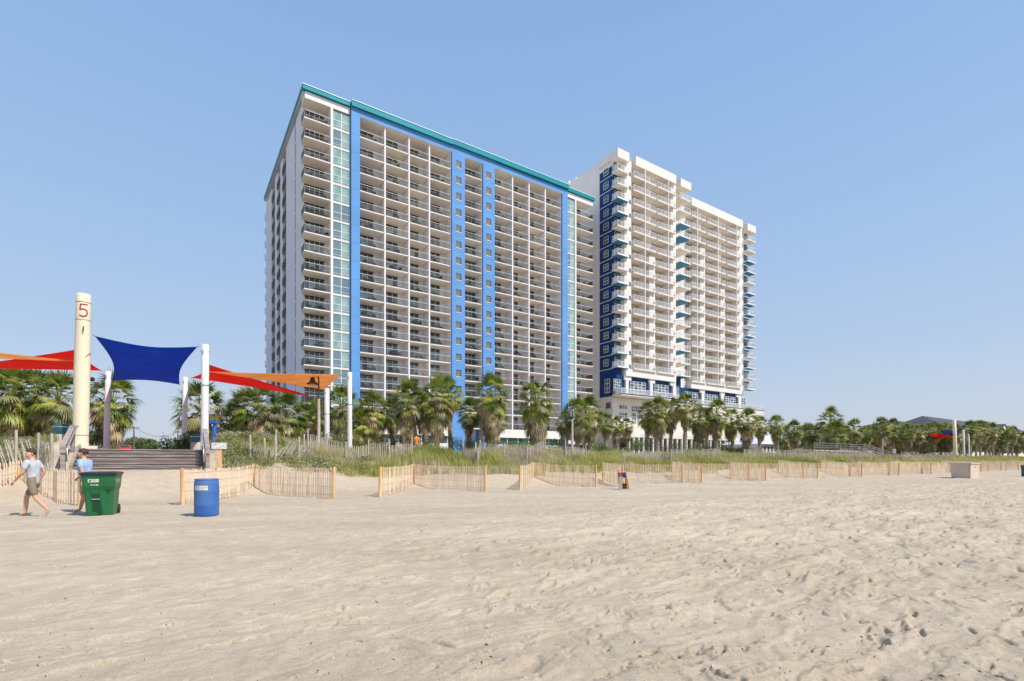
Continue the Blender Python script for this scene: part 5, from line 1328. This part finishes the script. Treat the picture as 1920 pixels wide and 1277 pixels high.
# ------------------------------------------------------------------ people
def skin_mesh(name, parent, joints, edges, mt, sub=2, root_i=0):
    me = bpy.data.meshes.new(name); me.from_pydata([j[:3] for j in joints], edges, []); me.materials.append(mt)
    o = bpy.data.objects.new(name, me); C.objects.link(o); o.parent = parent
    md = o.modifiers.new('skin', 'SKIN'); sv = me.skin_vertices[0].data
    for i, j in enumerate(joints):
        rx = j[3]; ry = j[4] if len(j) > 4 else rx; sv[i].radius = (rx, ry); sv[i].use_root = (i == root_i)
    md.use_smooth_shade = True
    s = o.modifiers.new('sub', 'SUBSURF'); s.levels = sub; s.render_levels = sub
    return o
def person(loc, rz, label, pose, tee, shorts, hair='hair', hands=True, scale=1.0):
    """local frame: faces -Y, right hand at -X. pose gives joint positions"""
    root = empty('person', loc, rz, label, 'person'); root.scale = (scale,)*3
    P = pose; V = lambda k: P[k]
    J = []; E = []
    def j(p, r, r2=None, link=None):
        J.append((*p, r, r2 or r)); i = len(J)-1
        if link is not None: E.append((link, i))
        return i
    pel = j(V('pelvis'), .13, .10); wa = j(V('waist'), .12, .09, pel); chs = j(V('chest'), .15, .10, wa); nk0 = j(V('neck0'), .065, .06, chs); nk = j(V('neck'), .052, .052, nk0)
    hd = Vector(V('head')); f = Vector((0, -1, 0)); f.rotate(Matrix.Rotation(P.get('turn', 0), 3, 'Z'))
    h1 = j(hd+Vector((0, 0, -.07))+f*.02, .078, .082, nk); h2 = j(hd, .094, .104, h1); j(hd+Vector((0, 0, .08)), .076, .086, h2)
    j(hd+f*.105+Vector((0, 0, -.015)), .014, .014, h2)
    for s in ('R', 'L'):
        sh = j(V('sh'+s), .062, .06, chs); el = j(V('el'+s), .042, .042, sh); wr = j(V('wr'+s), .028, .024, el)
        w = Vector(V('wr'+s)); d = (w-Vector(V('el'+s))).normalized(); sd = d.cross(Vector((0, -1, 0)) if abs(d.y) < .8 else Vector((1, 0, 0))).normalized(); nrm = d.cross(sd)
        pm = j(w+d*.06, .036, .018, wr)
        if hands:
            for q, (o_, ln) in enumerate(((-.028, .065), (-.010, .078), (.010, .072), (.027, .056))):
                b = j(w+d*.095+sd*o_, .0095, None, pm); c = j(w+d*(.095+ln*.5)+sd*o_*1.15+nrm*.012, .0088, None, b); j(w+d*(.095+ln*.85)+sd*o_*1.2+nrm*.035, .0078, None, c)
            b = j(w+d*.045-sd*.048, .011, None, pm); j(w+d*.085-sd*.066+nrm*.01, .0095, None, b)
        hp = j(V('hip'+s), .095, .09, pel); kn = j(V('kn'+s), .058, .055, hp); cf = j(Vector(V('kn'+s)).lerp(Vector(V('an'+s)), .35), .056, .05, kn); an = j(V('an'+s), .036, .034, cf); hl = j(V('toe'+s), .036, .022, an)
    skin_mesh('body', root, J, E, M['skin'])
    J = []; E = []
    a0 = j(Vector(V('pelvis'))+Vector((0, 0, -.17)), .150, .128); a = j(Vector(V('pelvis'))+Vector((0, 0, .03)), .158, .130, a0); b = j(V('waist'), .150, .122, a); c = j(V('chest'), .172, .122, b); j(Vector(V('neck0'))+Vector((0, 0, -.02)), .085, .075, c)
    for s in ('R', 'L'):
        e = j(V('sh'+s), .080, .076, c); j(Vector(V('sh'+s)).lerp(Vector(V('el'+s)), .72), .066, .064, e)
    skin_mesh('shirt', root, J, E, tee)
    J = []; E = []
    a = j(Vector(V('pelvis'))+Vector((0, 0, .0)), .132, .112); j(Vector(V('pelvis'))+Vector((0, 0, .20)), .128, .105, a)
    for s in ('R', 'L'):
        e = j(Vector(V('hip'+s))+Vector((0, 0, -.05)), .100, .104, a); j(Vector(V('hip'+s)).lerp(Vector(V('kn'+s)), .55), .090, .094, e); j(Vector(V('hip'+s)).lerp(Vector(V('kn'+s)), .92), .082, .086, len(J)-1)
    skin_mesh('shorts', root, J, E, shorts)
    m = MB(); vs = []; n = 14
    c = hd+Vector((0, 0, .03))-f*.012
    rot = Matrix.Rotation(P.get('turn', 0), 3, 'Z')
    for i in range(8):
        ph = math.pi*.5*(1-i/7*1.25)
        for k in range(n):
            t = 2*math.pi*k/n; q = Vector((math.cos(t)*math.cos(ph)*.098, math.sin(t)*math.cos(ph)*.114, math.sin(ph)*.118))
            if q.y < -.03 and q.z < .045: q.z = .045; q.y = max(q.y, -.1)
            q.rotate(rot); vs.append(tuple(c+q))
    fs = [(i*n+k, (i+1)*n+k, (i+1)*n+(k+1) % n, i*n+(k+1) % n) for i in range(7) for k in range(n)]
    m.add(vs, fs, M[hair], True); o = m.build('hair', root); md = o.modifiers.new('t', 'SOLIDIFY'); md.thickness = .012
    s_ = f.cross(Vector((0, 0, 1)))
    for q in (-1, 1):
        m = MB(); m.lathe([(0, -.010), (.010, 0), (0, .010)], tuple(hd+f*.096+s_*q*.033+Vector((0, 0, .006))), M['eye'], 8); m.build('eye', root)
        m = MB(); m.lathe([(0, -.028), (.014, -.012), (.016, .012), (0, .028)], tuple(hd+s_*q*.094-f*.005), M['skin'], 8); m.build('ear', root)
    m = MB(); b = hd+f*.100+Vector((0, 0, -.058)); m.tube([b-s_*.024, b+f*.004, b+s_*.024], [.003, .006, .003], M['lips'], 6); m.build('mouth', root)
    return root
walk = dict(pelvis=(0, 0, .94), waist=(0, -.01, 1.10), chest=(0, -.03, 1.32), neck0=(0, -.04, 1.46), neck=(0, -.05, 1.52), head=(0, -.07, 1.63), turn=.9,
            shR=(-.18, -.02, 1.41), elR=(-.25, .10, 1.15), wrR=(-.22, -.02, .91), shL=(.18, -.04, 1.41), elL=(.24, -.10, 1.13), wrL=(.20, -.28, .95),
            hipR=(-.10, 0, .88), knR=(-.10, -.22, .50), anR=(-.10, -.24, .09), toeR=(-.10, -.38, .035),
            hipL=(.10, .01, .88), knL=(.10, .10, .49), anL=(.10, .38, .17), toeL=(.10, .34, .04))
p = gpx(63, 966, .09); person((p.x, p.y, gz_xy(p.x, p.y)), math.radians(-78), 'person in a pale grey t-shirt and taupe shorts striding left across the sand', walk, M['tee_grey'], M['shorts_br'], scale=.99)
walk2 = dict(walk); walk2.update(turn=.2, elR=(-.24, -.06, 1.14), wrR=(-.21, -.26, .99), elL=(.24, .06, 1.14), wrL=(.21, .04, .88), knR=(-.10, -.10, .50), anR=(-.10, -.20, .09), toeR=(-.10, -.36, .035), knL=(.10, -.02, .48), anL=(.10, .22, .14), toeL=(.10, .12, .04))
p = gpx(161, 960, .09); person((p.x, p.y, gz_xy(p.x, p.y)), math.radians(-80), 'person in a light blue shirt and khaki shorts walking behind the green bin', walk2, M['tee_blue'], M['shorts_kh'], scale=1.0)
u = upx(781, 39.5); person(W3(u, 39.5, 1.94), math.radians(190), 'person in an orange shirt walking on the promenade behind the dune', walk, M['tee_orange'], M['shorts_br'], hands=False)

# ------------------------------------------------------------------ background buildings and street things
def low_blue():
    v = 78.0; u0 = upx(-60, v); u1 = upx(58, v); z = 1.85
    root = empty('beach_shop', W3(u0, v, z), TH, 'low blue-walled building behind the palms at the far left', 'building')
    off = (u0, v, z); ze = zpx(20, 806-22, v)
    m = MB(off); m.box(u0, u1, v, v+10, z, ze, M['bluepost']); m.build('wall', root)
    m = MB(off); m.box(u0-.3, u1+.4, v-.4, v+10.4, ze+.002, ze+.35, M['navy']); m.build('roof', root)
    ua = upx(54, v); m = MB(off); m.box(ua, ua+1.6, v-.9, v-.001, z, ze-.3, M['white']); m.box(ua+.4, ua+1.2, v-.93, v-.9, z, z+2.2, M['glass_dk']); m.build('entrance', root)
    uc = upx(57, v)-.3; m = MB(off); m.box(uc-.5, uc+.5, v+1, v+2, ze+.352, ze+.9, M['white']); m.hexa([(uc-.8, v+.7, ze+.9), (uc+.8, v+.7, ze+.9), (uc+.8, v+2.3, ze+.9), (uc-.8, v+2.3, ze+.9)], [(uc-.05, v+1.45, ze+1.7), (uc+.05, v+1.45, ze+1.7), (uc+.05, v+1.55, ze+1.7), (uc-.05, v+1.55, ze+1.7)], M['roof_gr']); m.build('cupola', root)
    first = None; w = (u1-u0-3)/5
    for k in range(5):
        loc = (.8+w*k, -.02, 1.0)
        if first: inst(first, root, loc); continue
        m = MB(); m.box(0, 1.6, -.03, .02, 0, 1.3, M['frame']); m.box(.1, 1.5, -.05, 0, .1, 1.2, M['glass_dk']); first = m.build('window', root, loc)
low_blue()
def hip(mb, x0, x1, y0, y1, z0, z1, m, inset=None, ov=.6):
    i = inset if inset is not None else (y1-y0)/2; ym = (y0+y1)/2
    mb.add([(x0-ov, y0-ov, z0), (x1+ov, y0-ov, z0), (x1+ov, y1+ov, z0), (x0-ov, y1+ov, z0), (x0+i, ym, z1), (x1-i, ym, z1)],
           [(0, 1, 5, 4), (1, 2, 5), (2, 3, 4, 5), (3, 0, 4), (3, 2, 1, 0)], m)
def pavilion():
    v = 58.0; u0 = upx(1424, v); u1 = upx(1504, v); z = 1.9; ze = zpx(1470, 834, v); zr = zpx(1440, 810, v+4)
    root = empty('pavilion', W3(u0, v, z), TH, 'white pavilion with a pale sloping metal roof right of the white tower', 'building'); off = (u0, v, z)
    m = MB(off); m.box(u0, u1, v, v+8, z, ze, M['white2']); m.build('wall', root)
    m = MB(off); hip(m, u0, u1, v, v+8, ze+.01, zr, M['roof_wh'], 6, .7); m.build('roof', root)
    first = None; n = 13; w = (u1-u0)/n
    for k in range(n):
        loc = (w*k+.25, -.02, ze-z-1.5)
        if first: inst(first, root, loc); continue
        m = MB(); m.box(0, w-.5, -.03, .01, 0, 1.1, M['frame']); m.box(.08, (w-.5)/2-.04, -.05, 0, .08, 1.02, M['glass_dk']); m.box((w-.5)/2+.04, w-.58, -.05, 0, .08, 1.02, M['glass_dk']); first = m.build('window', root, loc)
    m = MB(off); x = u0
    m.box(u0, u1, v-2.5, v-2.42, z+1.0, z+1.08, M['frame'])
    while x < u1: m.box(x, x+.12, v-2.52, v-2.4, z-.05, z+1.08, M['frame']); x += 1.2
    m.build('railing', root)
pavilion()
def far_hotel(pa, pb, v, ye, yr, st, label, name='far_hotel', gables=()):
    u0, u1 = upx(pa, v), upx(pb, v); z = 1.8; pm = (pa+pb)/2; ze = zpx(pm, ye, v); zr = zpx(pm, yr, v+9)
    root = empty(name, W3(u0, v, z), TH, label, 'building'); off = (u0, v, z); D = 18
    m = MB(off); m.box(u0, u1, v, v+D, z, ze, M['cream']); m.build('wall', root)
    m = MB(off); hip(m, u0, u1, v-2, v+D, ze+.02, zr, M['roof_gr'], 9, 1.2); m.build('roof', root)
    n = min(30, int((u1-u0)/6)); w = (u1-u0)/n; h = (ze-z)/st; fb = fd = None
    for k in range(n):
        for s in range(max(0, st-3), st):
            loc = (w*k, -1.8, h*s)
            if fb: inst(fb, root, loc); inst(fd, root, (w*k+w*.25, -.03, h*s+.1)); continue
            b = MB(); b.box(.0, w*.94, 0, 1.78, -.15, .08, M['slab']); b.box(0, w*.94, 0, .08, .95, 1.05, M['frame'])
            for x in np.arange(0, w*.94, w*.94/8): b.box(x, x+.1, 0, .07, .08, .95, M['frame'])
            b.box(0, .35, 0, .3, .08, h-.2, M['frame']); fb = b.build('balcony', root, loc)
            d = MB(); d.box(0, w*.5, -.02, .02, 0, h*.72, M['glass_dk']); fd = d.build('door', root, (w*k+w*.25, -.03, h*s+.1))
    for pg in gables:
        ug = upx(pg, v); m = MB(off); g_ = 6.5
        m.box(ug-g_, ug+g_, v-4, v-2.01, z, ze, M['white2']); zt = ze+(zr-ze)*.8
        m.add([(ug-g_-.8, v-4.5, ze), (ug+g_+.8, v-4.5, ze), (ug, v-4.5, zt), (ug-g_-.8, v+7, ze), (ug+g_+.8, v+7, ze), (ug, v+7, zt)], [(0, 2, 5, 3), (2, 1, 4, 5)], M['roof_gr'])
        m.add([(ug-g_, v-4.01, ze), (ug+g_, v-4.01, ze), (ug, v-4.01, zt-.6)], [(0, 1, 2)], M['white2']); m.build('gable', root)
    return root, off, u0, u1, ze, zr
r0, off, u0, u1, ze, zr = far_hotel(1752, 1872, 100, 802, 791, 6, 'distant cream hotel with a dark grey hip roof behind the far palms', gables=(1868,))
m = MB(off); uc = upx(1869, 100)-3; m.box(uc-2.5, uc+2.5, 105, 110, zr-3, zr+.4, M['white2']); hip(m, uc-3.5, uc+3.5, 104, 111, zr+.41, zr+2.2, M['roof_gr'], 3.4, 1.0); m.build('cupola', r0)
far_hotel(1690, 1738, 108, 799, 793, 5, 'further hotel wing with a lower dark roof left of the thick distant pole')
far_hotel(1874, 1925, 104, 812, 800, 6, 'hotel wing with balconies at the right edge under a dark roof')
# beach stairs and dark boardwalk at the right
def beach_stairs():
    a = Vector((91.3, 36.5, 2.95)); b = Vector((85.2, 29.0, .9)); root = empty('beach_stairs', W3(b.x, b.y, b.z-.2), TH, 'weathered timber stairs with handrails running down through the dune at the right', 'stairs'); off = (b.x, b.y, b.z-.2)
    d = (a-b); n = 16; sd = Vector((d.y, -d.x, 0)).normalized()*1.1
    m = MB(off)
    for i in range(n):
        p = b+d*(i+.5)/n; f = Vector((d.x, d.y, 0)).normalized()*.2
        q = [p-sd-f, p+sd-f, p+sd+f, p-sd+f]; m.hexa([tuple(x) for x in q], [tuple(x+Vector((0, 0, .06))) for x in q], M['wood_old'])
    m.build('tread', root)
    for s in (-1, 1):
        m = MB(off)
        for hh_ in (.45, .75, 1.05): m.tube([b+sd*s+Vector((0, 0, hh_)), a+sd*s+Vector((0, 0, hh_))], .05, M['wood_old'], 6)
        for i in range(9): p = b+d*i/8+sd*s; m.tube([p+Vector((0, 0, -.9)), p+Vector((0, 0, 1.1))], .06, M['wood_old'], 6)
        m.tube([b+sd*s+Vector((0, 0, 0)), a+sd*s+Vector((0, 0, 0))], .09, M['wood_old'], 6); m.build('handrail', root)
beach_stairs()
def boardwalk():
    v = 37.0; u0 = upx(1512, v); u1 = upx(1613, v); root = empty('boardwalk', W3(u0, v, 1.9), TH, 'dark raised boardwalk under the highest palm clump at the right', 'boardwalk'); off = (u0, v, 1.9)
    m = MB(off); m.box(u0, u1+2.5, v-1, v+1.5, 2.75, 2.95, M['wood_old']); m.build('deck', root)
    m = MB(off)
    for z in (3.3, 3.6, 3.95): m.box(u0, u1, v-1.0, v-.92, z-.05, z+.05, M['util'])
    x = u0
    while x < u1: m.box(x, x+.12, v-1.05, v-.9, 1.5, 4.0, M['util']); x += 1.6
    m.build('railing', root)
boardwalk()
# far left street
rd = MB(); q = [W3(-90, 71), W3(14, 71), W3(14, 240), W3(-90, 240)]; rd.prism([(p.x, p.y) for p in q], 1.78, 1.90, mat('asphalt', (.06, .06, .06), .9, .1, 2, .2)); tag(rd.build('road'), kind='structure')
def utility(px, yt, v, arm, label):
    u = upx(px, v); zt = zpx(px, yt, v); root = empty('utility_pole', W3(u, v, 1.85), 0, label, 'utility pole', 'utility poles seen over the steps')
    m = MB(); H_ = zt-1.85; m.tube([(0, 0, -.3), (0, 0, H_)], [.17, .12], M['util'], 8); m.build('post', root)
    m = MB(); m.box(-arm, arm, -.07, .07, H_-.35, H_-.2, M['util'])
    for x in (-.9, -.45, .45, .9): m.tube([(x*arm, 0, H_-.2), (x*arm, 0, H_+.02)], .05, M['concrete'], 6)
    m.build('crossarm', root); return W3(u, v, zt-.1)
a = utility(229, 786, 120, 1.1, 'nearer utility pole just right of the left slim sail pole'); b = utility(251, 800, 135, 1.2, 'utility pole in front of the larger round tree'); c = utility(333.5, 808, 150, 1.1, 'utility pole left of the right slim sail pole')
utility(221, 800, 170, .8, 'furthest thin utility pole beside the grey road sign')
for i, (p0, p1) in enumerate(((b, c),)):
    m = MB(tuple(p0)); pts = [p0.lerp(p1, t/12)+Vector((0, 0, -1.6*4*(t/12)*(1-t/12))) for t in range(13)]; m.tube(pts, .035, M['black'], 4); tag(m.build('power_line', None, p0), 'power line sagging between the utility poles over the steps', 'cable')
def car():
    v = 80; u = upx(229, v); root = empty('parked_car', W3(u, v, 1.9), TH+.1, 'red car parked beyond the top of the steps', 'car')
    m = MB(); x = .88
    prof = [(-2.1, .35), (-2.15, .75), (-1.9, .95), (-1.2, 1.02), (-.7, 1.45), (.7, 1.50), (1.4, 1.05), (2.1, .95), (2.15, .5), (2.1, .32)]
    vs = [(-x*(.86 if z > 1.2 else 1), y, z) for y, z in prof]+[(x*(.86 if z > 1.2 else 1), y, z) for y, z in prof]; n = len(prof)
    m.add(vs, [(i, (i+1) % n, (i+1) % n+n, i+n) for i in range(n)]+[tuple(range(n-1, -1, -1)), tuple(range(n, 2*n))], M['red_pl']); m.build('body', root)
    m = MB(); m.hexa([(-.72, -1.16, 1.05), (.72, -1.16, 1.05), (.72, -1.12, 1.05), (-.72, -1.12, 1.05)], [(-.66, -.76, 1.42), (.66, -.76, 1.42), (.66, -.72, 1.42), (-.66, -.72, 1.42)], M['glass_dk']); m.build('windscreen', root)
    for sx in (-1, 1):
        m = MB(); m.box(sx*.60, sx*.80, -2.19, -2.14, .62, .78, M['label']); m.build('headlight', root)
        for y in (-1.35, 1.35): m = MB(); m.tube([(sx*.7, y, .33), (sx*.92, y, .33)], .33, M['black'], 18); m.build('wheel', root)
car()

# ------------------------------------------------------------------ shell grit and bits of seaweed on the sand
r_ = np.random.RandomState(77); n = 1500
Yd = 3.0/(r_.rand(n)*.93+.07); Xd = (r_.rand(n)*2.4-1.2)*Yd; ud, vd = uv_of(Xd, Yd); k = (vd < 20.5); Xd, Yd, ud, vd = Xd[k], Yd[k], ud[k], vd[k]; n = len(Xd)
zd = ground(ud, vd)+.006+RELIEF(Xd, Yd)
sz = .004+.010*r_.rand(n)**3; an = r_.rand(n)*6.28; V = np.zeros((n, 5, 3))
for c in range(4):
    a_ = an+c*1.5708; el_ = (1.6 if c % 2 == 0 else .6)
    V[:, c, 0] = Xd+np.cos(a_)*sz*el_; V[:, c, 1] = Yd+np.sin(a_)*sz*el_; V[:, c, 2] = zd-.012
V[:, 4, 0] = Xd; V[:, 4, 1] = Yd; V[:, 4, 2] = zd+sz*.2
b = np.arange(n)[:, None]*5; F = np.concatenate([b+0, b+1, b+4, b+1, b+2, b+4, b+2, b+3, b+4, b+3, b+0, b+4], 1).ravel()
M['weed'] = mat('dry_seaweed', (.09, .065, .045), .8, .2, 9, .2); M['shell'] = mat('pale_shell', (.75, .70, .62), .5, .1, 9, .4)
tag(np_mesh('beach_debris', V.reshape(-1, 3), F, np.full(4*n, 3), [M['weed'], M['stem'], M['shell']], np.repeat(r_.choice(3, n, p=[.45, .51, .04]), 4)), 'dark seaweed bits and shell grit scattered on the sand', 'debris', None, 'stuff')
